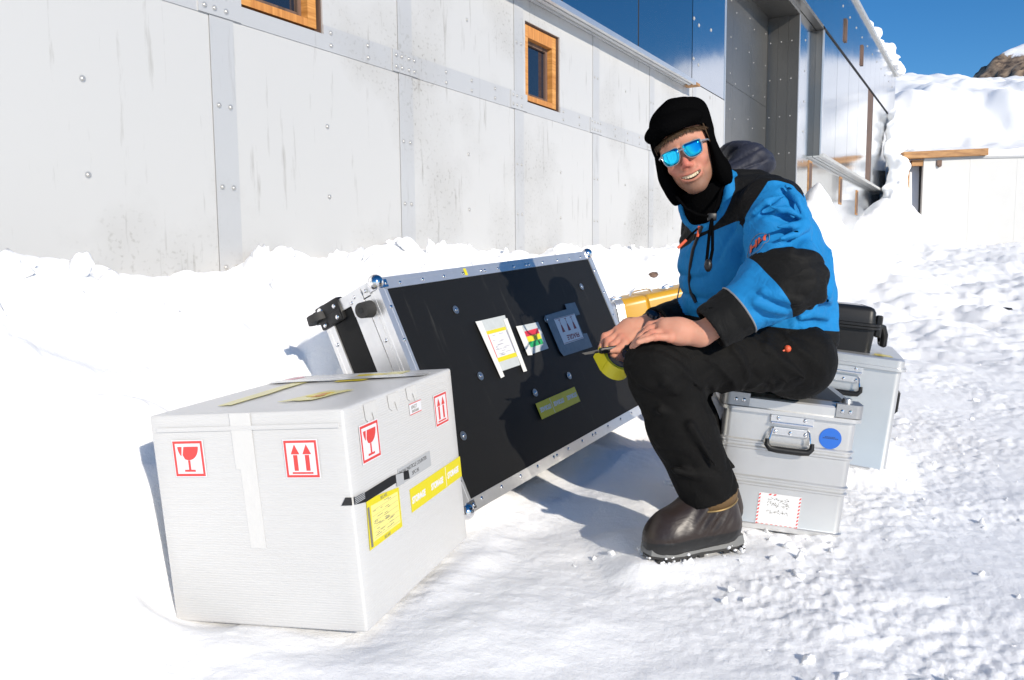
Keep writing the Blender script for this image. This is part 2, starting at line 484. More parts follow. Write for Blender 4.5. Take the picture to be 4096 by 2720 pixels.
def ground_height(x, y):
    t, w = wall_coords(x, y)
    r = np.hypot(x, y)
    z = ground_smooth(x, y)
    near = sstep(14, 5, r)
    rough = sstep(-.15, .75, x - .10 * (y - 2)) * sstep(.9, 1.5, w)              # trampled, clumpy snow on the right
    rough = np.maximum(rough, .35 * sstep(-.9, .2, x) * sstep(2.4, 1.3, y))
    u, v = in_rot(x, y, .53, 2.24, R_(8)); calm = sstep(.05, .22, np.hypot(np.maximum(np.abs(u) - .17, 0), np.maximum(np.abs(v) - .07, 0)))
    rough = rough * (.25 + .75 * calm)
    patch = .25 + 1.0 * np.clip(noise2(x * 1.7, y * 1.7, 31) + .35, 0, 1) + .25 * np.clip(noise2(x * 5, y * 5, 32), 0, 1)
    lumps = (.8 * domes(x, y, .26, 41, .3, .2, .5, .40) + .8 * domes(x + 3.1, y, .12, 43, .35, .2, .55, .55) + .8 * domes(x, y + 1.7, .055, 47, .5, .25, .6, .65) + .8 * domes(x + 1.3, y + .7, .028, 49, .55, .25, .6, .7))
    z = z + .44 * near * rough * patch * lumps
    z = z + near * rough * patch * .0065 * fbm2(x * 22, y * 22, 4, 51, .6)
    smooth_part = near * (1 - .6 * rough)
    z = z + smooth_part * (.006 * fbm2(x * 5, y * 7, 4, 61) + .25 * domes(x, y, .11, 63, .12, .15, .4, .5))
    # broken slabs and lumps along the foot of the wall
    wb = sstep(.95, .35, w) * sstep(-.1, .05, w) * near
    slab = np.clip(noise2(t * 2.1, w * 2.4, 71) + .12, 0, 1) * .20 + domes(t, w, .34, 73, .5, .25, .6, .75) * .9 + domes(t, w, .16, 75, .55, .25, .6, .7) + .03 * np.abs(noise2(t * 9, w * 9, 77))
    z = z + .5 * wb * slab
    z = z + sstep(2.0, .8, w) * sstep(.2, .6, w) * near * (.07 * np.clip(noise2(t * 3.2, w * 3.2, 81), -.4, 1) + .8 * domes(t, w, .30, 83, .45, .2, .55, .5) + .6 * domes(t, w, .12, 85, .4, .2, .5, .5))
    far = sstep(6, 11, r)
    z = z + sstep(5, 8, r) * sstep(30, 18, r) * (.05 * fbm2(x * 3.5, y * 3.5, 3, 95) + .45 * domes(x, y, .34, 97, .4, .2, .55, .5))
    z = z + far * sstep(60, 25, r) * (.10 * fbm2(x * .9, y * .9, 4, 91) + .30 * domes(x, y, .9, 93, .35, .2, .55, .45) * sstep(30, 12, r))
    return z

def build_ground():
    a = np.radians(np.concatenate([np.linspace(-180, -48, 60, endpoint=False), np.linspace(-48, 44, 800, endpoint=False), np.linspace(44, 180, 60)]))[:-1]
    r = np.concatenate([[.25, .5, .8], np.geomspace(1.0, 6.5, 420), np.geomspace(6.55, 40, 190), np.geomspace(42, 3000, 24)])
    AA, RR = np.meshgrid(a, r)
    X = (np.sin(AA) * RR).ravel(); Y = (np.cos(AA) * RR).ravel()
    Z = ground_height(X, Y)
    V = np.stack([X, Y, Z], 1); na, nr = len(a), len(r)
    i = np.arange(nr - 1)[:, None] * na; j = np.arange(na)[None]; j2 = (j + 1) % na
    F = np.stack([i + j, i + j2, i + na + j2, i + na + j], -1).reshape(-1, 4)[:, ::-1]
    V = np.vstack([V, [[0, 0, float(ground_height(np.zeros(1), np.zeros(1))[0])]]])
    me = np_mesh('snow_ground', V, F)
    bm = bmesh.new(); bm.from_mesh(me); bm.verts.ensure_lookup_table()
    c = bm.verts[len(V) - 1]
    for k in range(na):
        f = bm.faces.new((c, bm.verts[(k + 1) % na], bm.verts[k])); f.smooth = True
    bm.to_mesh(me); bm.free()
    o = link('snow_ground', me, M_snow); tag(o, kind='structure')
    return o
build_ground()

def ico(sub):
    bm = bmesh.new(); bmesh.ops.create_icosphere(bm, subdivisions=sub, radius=1)
    V = np.array([v.co[:] for v in bm.verts]); F = np.array([[v.index for v in f.verts] for f in bm.faces]); bm.free()
    return V, F

def rand_rot():
    q = rng.normal(size=4); q /= np.linalg.norm(q); w, x, y, z = q
    return np.array([[1 - 2 * (y * y + z * z), 2 * (x * y - z * w), 2 * (x * z + y * w)], [2 * (x * y + z * w), 1 - 2 * (x * x + z * z), 2 * (y * z - x * w)], [2 * (x * z - y * w), 2 * (y * z + x * w), 1 - 2 * (x * x + y * y)]])

def shard():
    bm = bmesh.new(); pts = rng.normal(size=(13, 3)); pts /= np.linalg.norm(pts, axis=1)[:, None]; pts *= rng.uniform(.65, 1.25, (13, 1))
    for q in pts: bm.verts.new(q)
    bmesh.ops.convex_hull(bm, input=bm.verts)
    bmesh.ops.delete(bm, geom=[v for v in bm.verts if not v.link_faces], context='VERTS')
    bmesh.ops.triangulate(bm, faces=bm.faces)
    bmesh.ops.subdivide_edges(bm, edges=bm.edges, cuts=2, use_grid_fill=True)
    bmesh.ops.smooth_vert(bm, verts=bm.verts, factor=.16, use_axis_x=True, use_axis_y=True, use_axis_z=True)
    bm.verts.index_update()
    V = np.array([v.co[:] for v in bm.verts]); F = np.array([[v.index for v in f.verts] for f in bm.faces if len(f.verts) == 3]); bm.free()
    return V, F

def clumps(name, specs, sub=2, label=None, angular=False):
    V0, F0 = ico(sub); VV = []; FF = []; n = 0
    lib = [shard() for _ in range(24)] if angular else None
    for (p, s, sq, rough) in specs:
        if angular: V0, F0 = lib[int(rng.integers(24))]; rough = rough * .5
        q = rng.uniform(0, 50, 3)
        d = 1 + rough * noise3(V0[:, 0] * 1.3 + q[0], V0[:, 1] * 1.3 + q[1], V0[:, 2] * 1.3 + q[2], 3) + .5 * rough * noise3(V0[:, 0] * 3.1 + q[0], V0[:, 1] * 3.1, V0[:, 2] * 3.1 + q[2], 4)
        v = V0 * d[:, None] * np.array(sq) @ rand_rot().T * s
        VV.append(v + np.array(p)); FF.append(F0 + n); n += len(V0)
    o = link(name, np_mesh(name, np.vstack(VV), np.vstack(FF)), M_snow)
    tag(o, label, 'snow', kind='stuff')
    return o

# loose clumps on the trampled snow, broken slabs at the foot of the wall
specs = []
while len(specs) < 170:
    y = 1.35 + 4.6 * rng.random() ** 1.6; x = rng.uniform(-.25 * y, .78 * y)
    u, v = in_rot(x, y, .53, 2.24, R_(8))
    if x < .5: continue
    if abs(u) < .21 and abs(v) < .10: continue
    u, v = in_rot(x, y, -.468, 2.018, R_(-18.27))
    if abs(u) < .27 and abs(v) < .31: continue
    u, v = in_rot(x, y, .80, 2.60, R_(-9))
    if abs(u) < .21 and abs(v) < .26: continue
    s = .007 + .026 * rng.random() ** 3.0 + (.02 if rng.random() < .04 else 0)
    specs.append(((x, y, 0), s, (1, rng.uniform(.6, 1), rng.uniform(.4, .75)), .8))
for (cx, cy) in ((.62, 2.12), (.40, 2.14), (.75, 2.30), (.9, 2.27), (.30, 2.2)):
    for k in range(5): specs.append(((cx + rng.normal() * .06, cy + rng.normal() * .03, 0), .007 + .010 * rng.random(), (1, .9, .8), .4))
xs = np.array([q[0][0] for q in specs]); ys = np.array([q[0][1] for q in specs]); zs = ground_height(xs, ys)
specs = [((x, y, z - .05 * q[1]), *q[1:]) for q, x, y, z in zip(specs, xs, ys, zs)]
clumps('snow_clumps', specs, 3, 'loose snow clumps strewn over the trampled foreground', True)

specs = []
for k in range(150):
    t = rng.uniform(.6, 9.0); w = .06 + .55 * rng.random() ** 1.5
    big = rng.random() < .3
    specs.append((t, w, (.05 + .06 * rng.random()) if big else (.02 + .03 * rng.random())))
for (t, w, s) in ((1.55, .25, .16), (1.66, .22, .13), (1.95, .20, .10), (2.42, .12, .10), (2.48, .10, .08), (2.98, .16, .12), (3.06, .2, .14), (3.2, .22, .12), (3.42, .15, .14), (1.3, .3, .15), (3.6, .18, .12)):
    specs.append((t, w, s))
out = []
for (t, w, s) in specs:
    x = -WC * WP + WS * t + WC * w; y = WS * WP + WC * t - WS * w
    z = float(ground_height(np.array([x]), np.array([y]))[0])
    s *= .62 if t > 2.2 else .42
    out.append(((x, y, z - s * .15), s, (1.2, rng.uniform(.35, .8), rng.uniform(.5, .9)), .75))
clumps('broken_snow', out, 3, 'broken snow slabs and lumps heaped along the metal wall', True)

# ------------------------------------------------------------------ the station building
P = WP
def zt(h): return CAM_Z + h * P
bld = empty('station_building', (-WC * WP, WS * WP, 0), (0, 0, math.pi / 2 - WALL_AZ),
            'long metal clad station building with riveted panels, wooden windows and a tall doorway', 'building')
Z_SOF = zt(.629); Z_BT = zt(1.394); Z_ROOF = zt(1.845); Q = .135
Z_S0, Z_S1 = zt(.363), zt(.405)
DOOR0, DOOR1 = 3.379 * P, 4.805 * P
B_L1, B_R0, B_R1 = 2.83 * P, 5.29 * P, 8.67 * P
END = 9.16 * P

def slab(name, m, t0, t1, y0, y1, z0, z1, parent=None, bevel=0.0):
    return MB().box((t0, y0, z0), (t1, y1, z1), bevel=bevel).build(name, m, parent or bld)

def plate_hole(name, m, t0, t1, z0, z1, hole, y0=-.004, y1=.006):
    a0, a1, b0, b1 = hole
    mb = MB()
    mb.box((t0, y0, z0), (a0, y1, z1)); mb.box((a1, y0, z0), (t1, y1, z1))
    if b0 > z0: mb.box((a0, y0, z0), (a1, y1, b0))
    if b1 < z1: mb.box((a0, y0, b1), (a1, y1, z1))
    bmesh.ops.remove_doubles(mb.bm, verts=mb.bm.verts, dist=1e-5)
    return mb.build(name, m, bld)

# dark core behind everything
slab('core_wall', M_dark, -8, DOOR0, .13, .6, 0, Z_BT)
slab('core_wall', M_dark, DOOR1 + .02, B_R1 - .02, .13, 3.0, 0, Z_BT)
joints = [P * (.802 + .434 * k) for k in range(-5, 7)]
edges = joints[:-1] + [DOOR0]
edges = [e for e in joints if e < DOOR0 - .3] + [DOOR0]
wins = {0: (.862 * P, 1.036 * P), 2: (1.724 * P, 1.904 * P)}
WZ0, WZ1 = zt(.389), zt(.581)
for i in range(len(edges) - 1):
    t0, t1 = edges[i] + .0015, edges[i + 1] - .0015
    slab('wall_panel', M_wall, t0, t1, -.004, .006, .2, Z_S0 + .02)
    k = round((edges[i] / P - .802) / .434)
    top = Z_SOF + .1
    if k in wins:
        plate_hole('wall_panel', M_wall, t0, t1, Z_S0 + .023, top, (*wins[k], WZ0, WZ1))
    else:
        slab('wall_panel', M_wall, t0, t1, -.004, .006, Z_S0 + .023, top)
    # cover strips on the joints and the level strip between them
    e = edges[i]
    if e < DOOR0 - .2:
        slab('cover_strip', M_strip, e + .001, e + .124, -.008, -.0045, .2, Z_S0 - .001)
        slab('cover_strip', M_strip, e + .001, e + .124, -.008, -.0045, Z_S1 + .001, Z_SOF + .1)
        slab('splice_plate', M_strip, e - .055, e + .165, -.0145, -.0085, Z_S0 + .002, Z_S1 - .002)
    if k in wins:
        mb = MB()
        mb.box((e + .01, -.0082, Z_S0), (wins[k][0], -.0045, Z_S1)); mb.box((wins[k][0], -.0082, Z_S0), (wins[k][1], -.0045, WZ0)); mb.box((wins[k][1], -.0082, Z_S0), (edges[i + 1] + .009, -.0045, Z_S1))
        bmesh.ops.remove_doubles(mb.bm, verts=mb.bm.verts, dist=1e-5)
        mb.build('level_strip', M_strip, bld)
    else:
        slab('level_strip', M_strip, e + .01, edges[i + 1] + .009, -.0082, -.0045, Z_S0, Z_S1)

# rivets (one shared mesh)
rb = MB(); rb.cyl(.013, .013, .0016, RX(90), 14); rb.sphere(.0085, T(0, -.0012, 0) @ Matrix.Diagonal((1, .62, 1, 1)), 10, 6)
rivet_me = rb.mesh('rivet', True); rivet_me.materials.append(M_rivet)
def rivet(t, y, z, parent=None, s=1.0):
    o = bpy.data.objects.new('rivet', rivet_me); o.location = (t, y, z); o.scale = (s, s, s); o.parent = parent or bld
    col.objects.link(o)
for e in joints:
    if e > DOOR0 - .3 or e < .5: continue
    k = round((e / P - .802) / .434)
    for z in (zt(.235), zt(.115), zt(-.005)):
        for dt in (.032, .092): rivet(e + dt, -.0085, z)
        if e + P * .217 < DOOR0: rivet(e + P * .217 + .06, -.0045, z)
    for dt in (-.025, .025, .085, .135):
        for z in (Z_S0 + .03, Z_S1 - .03):
            if not (k in wins and dt > .1): rivet(e + dt, -.0148, z)
    for f in (.36, .58, .80):
        tt = e + f * P * .434
        for z in (Z_S0 + .03, Z_S1 - .03):
            if k in wins and wins[k][0] - .03 < tt < wins[k][1] + .03 and z > WZ0 - .05: continue
            if tt < DOOR0 - .05: rivet(tt, -.0085, z)
    for z in (zt(.52),):
        for dt in (.032, .092): rivet(e + dt, -.0085, z)
        if k not in wins: rivet(e + P * .217 + .06, -.0045, z)

def window(t0, t1, z0, z1, y=0.0, fw=.055, label=None):
    fr = MB().box((t1 - .022 - fw, y + .018, z0 + .022), (t1 - .022, y + .11, z1 - .012)).build('window', M_wood, bld)
    MB().box((t0 + .022, y + .018, z0 + .022), (t0 + .022 + fw, y + .11, z1 - .012)).build('jamb_board', M_wood, fr)
    MB().box((t0 + .023 + fw, y + .0185, z1 - .012 - fw * 1.5), (t1 - .023 - fw, y + .11, z1 - .0121)).build('head_board', M_woodh, fr)
    MB().box((t0 + .023 + fw, y + .0185, z0 + .0221), (t1 - .023 - fw, y + .11, z0 + .02 + fw * .7)).build('sill_board', M_woodh, fr)
    s = MB(); f2 = .028; a0, a1, b0, b1 = t0 + .023 + fw, t1 - .023 - fw, z0 + .021 + fw * .7, z1 - .013 - fw * 1.5
    s.box((a0, y + .06, b0), (a0 + f2, y + .10, b1)); s.box((a1 - f2, y + .06, b0), (a1, y + .10, b1)); s.box((a0 + f2, y + .06, b0), (a1 - f2, y + .10, b0 + f2)); s.box((a0 + f2, y + .06, b1 - f2), (a1 - f2, y + .10, b1))
    s.build('sash', M_oldwood, fr)
    MB().box((a0 + f2 * .6, y + .078, b0 + f2 * .6), (a1 - f2 * .6, y + .084, b1 - f2 * .6)).build('pane', M_glass, fr)
    MB().box((t0 + .005, y + .112, z0 + .005), (t1 - .005, y + .12, z1 - .005)).build('reveal_backing', M_dark, fr)
    g = MB()
    for (x0, x1, q0, q1) in ((t0 + .001, t0 + .006, z0, z1), (t1 - .006, t1 - .001, z0, z1)): g.box((x0, y + .007, q0), (x1, y + .11, q1))
    g.box((t0, y + .007, z1 - .005), (t1, y + .11, z1 - .001)); g.box((t0, y + .007, z0 + .001), (t1, y + .11, z0 + .005))
    g.build('reveal', M_oldwood, fr)
window(*wins[0], WZ0, WZ1); window(*wins[2], WZ0, WZ1)

# projecting band of shutters, left part
seams = [P * (2.83 - .5 * k) for k in range(0, 9)]
for a, b in zip(seams[1:], seams[:-1]):
    slab('shutter_panel', M_blue, a + .012, b - .012, -Q, -Q + .02, Z_SOF + .03, Z_BT)
    slab('shutter_joint', M_dark, a - .011, a + .011, -Q + .004, -Q + .02, Z_SOF + .03, Z_BT)
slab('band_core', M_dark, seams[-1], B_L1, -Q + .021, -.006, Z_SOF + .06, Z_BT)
slab('band_end_trim', M_fascia, B_L1 + .002, B_L1 + .24, -Q - .002, -Q + .02, Z_SOF + .03, Z_BT)
slab('band_end_return', M_fascia, B_L1 + .22, B_L1 + .24, -Q + .0205, -.005, Z_SOF + .03, Z_BT)
for z in np.arange(Z_SOF + .25, Z_BT, .40):
    rivet(B_L1 + .04, -Q - .003, z, s=1.5); rivet(B_L1 + .20, -Q - .003, z - .03, s=1.5)
for i, (y0, y1, dz) in enumerate(((-Q - .012, -Q + .016, .0), (-Q + .018, -Q + .040, .012), (-Q + .042, -Q + .070, .004), (-Q + .072, -Q + .098, .016), (-Q + .100, -.010, .006))):
    slab('sill_rail', M_rail if i % 2 else M_trim, seams[-1], B_L1 + .10, y0, y1, Z_SOF + dz, Z_SOF + .029 + (.0 if i else .012))
slab('sill_end_block', M_timber, B_L1 + .101, B_L1 + .24, -Q - .01, -.012, Z_SOF + .004, Z_SOF + .029)
# wall between the band and the doorway, doorway recess
slab('wall_panel', M_fascia, B_L1 + .12, DOOR0, -.0045, .004, Z_SOF + .11, Z_BT)
for z in np.arange(1.2, Z_BT, .75): rivet(DOOR0 - .55, -.006, z, s=1.5)
slab('door_edge_trim', M_trim, DOOR0 + .001, DOOR0 + .03, -.012, .45, .2, Z_BT)
DQ = .49; Z_DT = zt(1.371)
ndoor = 4
for i in range(ndoor):
    a = DOOR0 + .031 + (DOOR1 - .12 - DOOR0 - .031) * i / ndoor; b = DOOR0 + .031 + (DOOR1 - .12 - DOOR0 - .031) * (i + 1) / ndoor
    for z0, z1 in ((.2, 1.95), (1.955, 3.35), (3.355, Z_DT)):
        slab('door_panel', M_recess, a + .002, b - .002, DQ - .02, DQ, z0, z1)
    for z in np.arange(.9, Z_DT, .5):
        rivet(a + .15, DQ - .021, z, s=1.0); rivet(b - .12, DQ - .021, z + .1, s=1.0)
slab('door_gap', M_dark, DOOR1 - .119, DOOR1 - .001, DQ + .02, DQ + .06, .2, Z_DT)
for i, (y0, y1) in enumerate(((-.002, .165), (.167, .328), (.330, DQ + .02))):
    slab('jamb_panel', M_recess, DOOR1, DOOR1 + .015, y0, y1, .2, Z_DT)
    for z in np.arange(.8, Z_DT, .6):
        o = bpy.data.objects.new('rivet', rivet_me); o.location = (DOOR1 - .002, (y0 + y1) / 2 + .03, z); o.rotation_euler = (0, 0, -math.pi / 2); o.scale = (1.0,) * 3; o.parent = bld; col.objects.link(o)
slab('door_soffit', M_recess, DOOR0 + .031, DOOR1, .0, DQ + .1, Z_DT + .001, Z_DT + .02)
slab('door_head', M_fascia, DOOR0 + .001, DOOR1 + .015, -.01, -.001, Z_DT, Z_BT - .001)
slab('door_edge_trim', M_trim, DOOR1 - .004, DOOR1 + .045, -.016, -.003, .2, Z_DT - .001)
for a, b in ((DOOR1 + .046, DOOR1 + .55), (DOOR1 + .552, B_R0 - .002)):
    slab('wall_panel', M_mirror, a, b, -.004, .006, .2, Z_BT)
for z in np.arange(1.0, Z_BT, .5): rivet(DOOR1 + .5, -.006, z, s=1.5)
# projecting band, right part
rs = [P * v for v in (5.29, 5.79, 6.28, 6.75, 7.27, 7.60, 8.15, 8.67)]
slab('band_return', M_recess, B_R0, B_R0 + .012, -Q + .02, -.005, Z_SOF + .03, Z_BT)
slab('band_end_trim', M_trim, B_R0 - .012, B_R0 + .05, -Q - .006, -Q + .0195, Z_SOF + .03, Z_BT)
for i, (a, b) in enumerate(zip(rs[:-1], rs[1:])):
    a2 = max(a, B_R0 + .052)
    slab('shutter_panel', M_oldwood if i == 4 else M_mirror, a2 + .008, b - .008, -Q + (.006 if i == 4 else 0), -Q + .02, Z_SOF + .03, Z_BT)
    slab('shutter_joint', M_dark, b - .0075, b + .0075, -Q + .006, -Q + .02, Z_SOF + .03, Z_BT)
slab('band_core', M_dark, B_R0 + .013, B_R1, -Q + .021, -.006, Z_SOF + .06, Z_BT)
for i, (y0, y1, dz) in enumerate(((-Q - .05, -Q + .016, .0), (-Q + .018, -Q + .06, .012), (-Q + .062, -.010, .004))):
    slab('sill_rail', M_rail, B_R0 - .02, B_R1, y0, y1, Z_SOF + dz, Z_SOF + .029 + (.0 if i else .03))
# lower wall on the right
t = B_R0
while t < B_R1 - .1:
    b = min(t + P * .434, B_R1)
    slab('wall_panel', M_mirror, t, b - .003, -.004, .006, .2, Z_SOF + .02); t = b
for (tc, z0, z1) in ((5.20 * P, zt(.40), zt(.60)), (6.34 * P, zt(.40), zt(.60)), (7.16 * P, zt(.36), zt(.56))):
    f = slab('slot_window', M_timber, tc - .13, tc + .17, -.016, -.0045, z0, z1)
    MB().box((tc - .10, -.020, z0 + .04), (tc + .13, -.0165, z1 - .04)).build('pane', M_oldwood, f)
# fascia above everything, with its painted-in shadow line and roof edge
FQ = .155
ft = -2.0 * P
while ft < END - .1:
    b = min(ft + P * .30, END)
    slab('fascia_panel', M_fascia, ft + .003, b - .003, -FQ, -FQ + .02, Z_BT + .03, Z_ROOF); ft = b
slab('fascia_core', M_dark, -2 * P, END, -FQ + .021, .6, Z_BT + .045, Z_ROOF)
slab('fascia_soffit', M_recess, B_L1 + .25, B_R0 - .02, -FQ + .021, -.011, Z_BT + .002, Z_BT + .04)
slab('painted_shadow_line', M_dark, B_R0 - .02, B_R1, -FQ + .004, -.006, Z_BT + .001, Z_BT + .028)  # black strip stands in for the shadow line under the fascia
slab('painted_shadow_line', M_dark, -2 * P, B_L1 + .24, -FQ + .004, -.006, Z_BT + .001, Z_BT + .028)
slab('roof_edge', M_rail, -2 * P, END + .05, -FQ - .05, 1.2, Z_ROOF + .002, Z_ROOF + .09)
slab('end_wall', M_recess, END - .02, END, -FQ + .0205, 3.0, Z_BT + .04, Z_ROOF)
slab('end_wall', M_dark, B_R1 - .019, B_R1 + .01, -.003, 3.0, 0, Z_BT)
for (tc, a, b) in ((6.0 * P, zt(1.49), zt(1.62)), (6.79 * P, zt(1.49), zt(1.62))):
    f = slab('slot_window', M_oldwood, tc - .05, tc + .11, -FQ - .03, -FQ - .0005, a - .03, b + .03)
    MB().box((tc - .03, -FQ - .034, a), (tc + .09, -FQ - .0305, b)).build('pane', M_oldwood, f)
for tc in np.arange(5.0 * P, END, .86): rivet(tc, -FQ - .002, Z_BT + .85, s=2.0)

# snow caught on the roof edge
def bpt(t, y, z): return np.array((-WC * WP + WS * t - WC * y, WS * WP + WC * t + WS * y, z))
def snow_sdf_object(name, f, lo, hi, h, label):
    V, F = sdf_mesh(name, f, lo, hi, h, slack=1.8)
    tag(link(name, np_mesh(name, V, F), M_snow), label, 'snow', kind='stuff')
def roof_snow(p):
    d = np.full(len(p), 9.)
    for k in range(14):
        t0 = (7.3 + k * .135) * P; f = k / 13
        a = bpt(t0, .02 + .1 * math.sin(k * 2.1), Z_ROOF + .10); b = bpt(t0 + .40, .02 + .1 * math.sin(k * 2.1 + 2), Z_ROOF + .12)
        d = smin(d, cap(p, a, b, .15 + .16 * f + .08 * math.sin(k * 3.7), .16 + .14 * f), .10)
    d = d - .17 * noise3(p[:, 0] * 2.6, p[:, 1] * 2.6, p[:, 2] * 2.6, 17) - .05 * noise3(p[:, 0] * 8, p[:, 1] * 8, p[:, 2] * 8, 18)
    return np.maximum(d * .8, Z_ROOF + .05 - p[:, 2])
c0, c1 = bpt(7.1 * P, 0, Z_ROOF), bpt(9.35 * P, 0, Z_ROOF)
snow_sdf_object('roof_snow', roof_snow, np.minimum(c0, c1) - .7, np.maximum(c0, c1) + .7, .05, 'ragged snow crust hanging along the far roof edge')

# ------------------------------------------------------------------ shed dug into the drift on the right
SH_Y = 21.6
def shed():
    r = empty('snowbound_shed', (10.62, SH_Y, 1.0), (0, 0, R_(-4)), 'white walled shed with timber lintel and dark opening, buried in the drift', 'shed')
    M_shed = mat('white_shed_wall', (.52, .52, .51), .55, 0, var=.05, vscale=3, bump=.15, bscale=20)
    for i in range(6):
        MB().box((.40 + i * 1.2, .0, -1.2), (.40 + (i + 1) * 1.2 - .003, .10, 2.47)).build('wall_panel', M_shed, r)
    MB().box((-.05, .55, -1.2), (.38, .6, 2.4)).build('opening_back', M_dark, r)
    MB().box((.41, .101, -1.2), (7.5, 2.5, 2.40)).build('body', M_dark, r)
    MB().box((-.16, -.06, -1.2), (.08, .10, 2.44), RY(-1.5), bevel=.012).build('timber_post', M_timber, r)
    MB().box((-.12, -.16, 2.48), (2.05, .16, 2.66), RY(-1.6), bevel=.015).build('timber_beam', M_timber, r)
    MB().box((.1, .02, 2.30), (1.0, .10, 2.46), None, bevel=.01).build('lintel', M_timber, r)
    MB().box((.41, -.03, 2.4715), (7.6, .1, 2.53)).build('roof_edge', mat('shed_edge', (.35, .36, .37), .5), r)
    mb = MB(); mb.box((.72, -.03, 2.28), (.86, -.002, 2.44), bevel=.01); mb.cyl(.03, .03, .05, T(.79, -.04, 2.28) @ RX(90), 10)
    mb.build('bracket', M_oldwood, r)
    MB().box((.12, .35, .1), (.50, .5, .35), RZ(8), bevel=.03).build('stored_sack', mat('sack', (.12, .12, .13), .8), r)
    return r
shed()

def hill():
    x = np.concatenate([np.arange(9.0, 24, .11), np.arange(24, 60, .6)]); y = np.concatenate([np.arange(SH_Y + .15, 36, .12), np.arange(36, 70, .8)])
    X, Y = np.meshgrid(x, y)
    base = SH_Y + .15 + .0 * X
    d = Y - base
    s = d + .8 * noise2(X * .35, Y * .25, 21) * sstep(1, 4, d)
    Z = 3.62 + .06 * (X - 11) + .35 * sstep(0, 2.2, s) + 2.1 * sstep(1.8, 5.6, s) + 1.35 * sstep(4.5, 11, s) - .9 * sstep(11, 30, s)
    Z += .35 * np.exp(-((X - 14.2) / 2.2) ** 2) * sstep(4, 9, d) - .25 * sstep(17, 25, X) * sstep(2, 8, d) 
    lob = np.clip(noise2(X * .62, Y * .45 + 4, 23), -.2, 1)
    Z += 1.0 * lob * sstep(1.2, 3.2, d) * sstep(8, 4.2, d) * sstep(21, 16, X)
    Z += .18 * np.abs(noise2(X * 1.3, Y * 1.1, 25)) * sstep(1, 3, d) * sstep(16, 6, d) + .05 * fbm2(X * 2.2, Y * 2.2, 3, 27)
    t, w = wall_coords(X, Y)
    edge = np.minimum(np.maximum(t - (END + .12), w - .28), 99) + .15 * noise2(X * 2, Y * 2 + Z, 29)
    k = sstep(-.05, .12, edge)
    Z = np.where(k < 1, Z * k + 0.2 * (1 - k), Z)
    Z -= sstep(.25, .0, edge - .12) * .5 * (k > 0)
    Z[0] = .5
    V = np.stack([X.ravel(), Y.ravel(), Z.ravel()], 1); nx = len(x); ny = len(y)
    i = np.arange(ny - 1)[:, None] * nx; j = np.arange(nx - 1)[None]
    F = np.stack([i + j, i + j + 1, i + nx + j + 1, i + nx + j], -1).reshape(-1, 4)
    o = link('snow_hill', np_mesh('snow_hill', V, F), M_snow); tag(o, kind='structure')
hill()

# drift that fills the corner between the shed post and the building
def corner_drift(p):
    d = chain(p, [(np.array((10.25, 21.2, 1.0)), .60), (np.array((10.22, 21.4, 2.4)), .30), (np.array((10.32, 21.7, 3.5)), .22), (np.array((10.75, 22.6, 4.6)), .30)], .3)
    d = d - .16 * noise3(p[:, 0] * 2.2, p[:, 1] * 2.2, p[:, 2] * 1.8, 19) - .09 * noise3(p[:, 0] * 5.5, p[:, 1] * 5.5, p[:, 2] * 5.5, 20) - .03 * noise3(p[:, 0] * 13, p[:, 1] * 13, p[:, 2] * 13, 21)
    return d * .8
snow_sdf_object('corner_drift', corner_drift, (9.0, 19.9, .8), (11.9, 23.6, 5.4), .055, 'pillar of drifted snow between the shed post and the building')

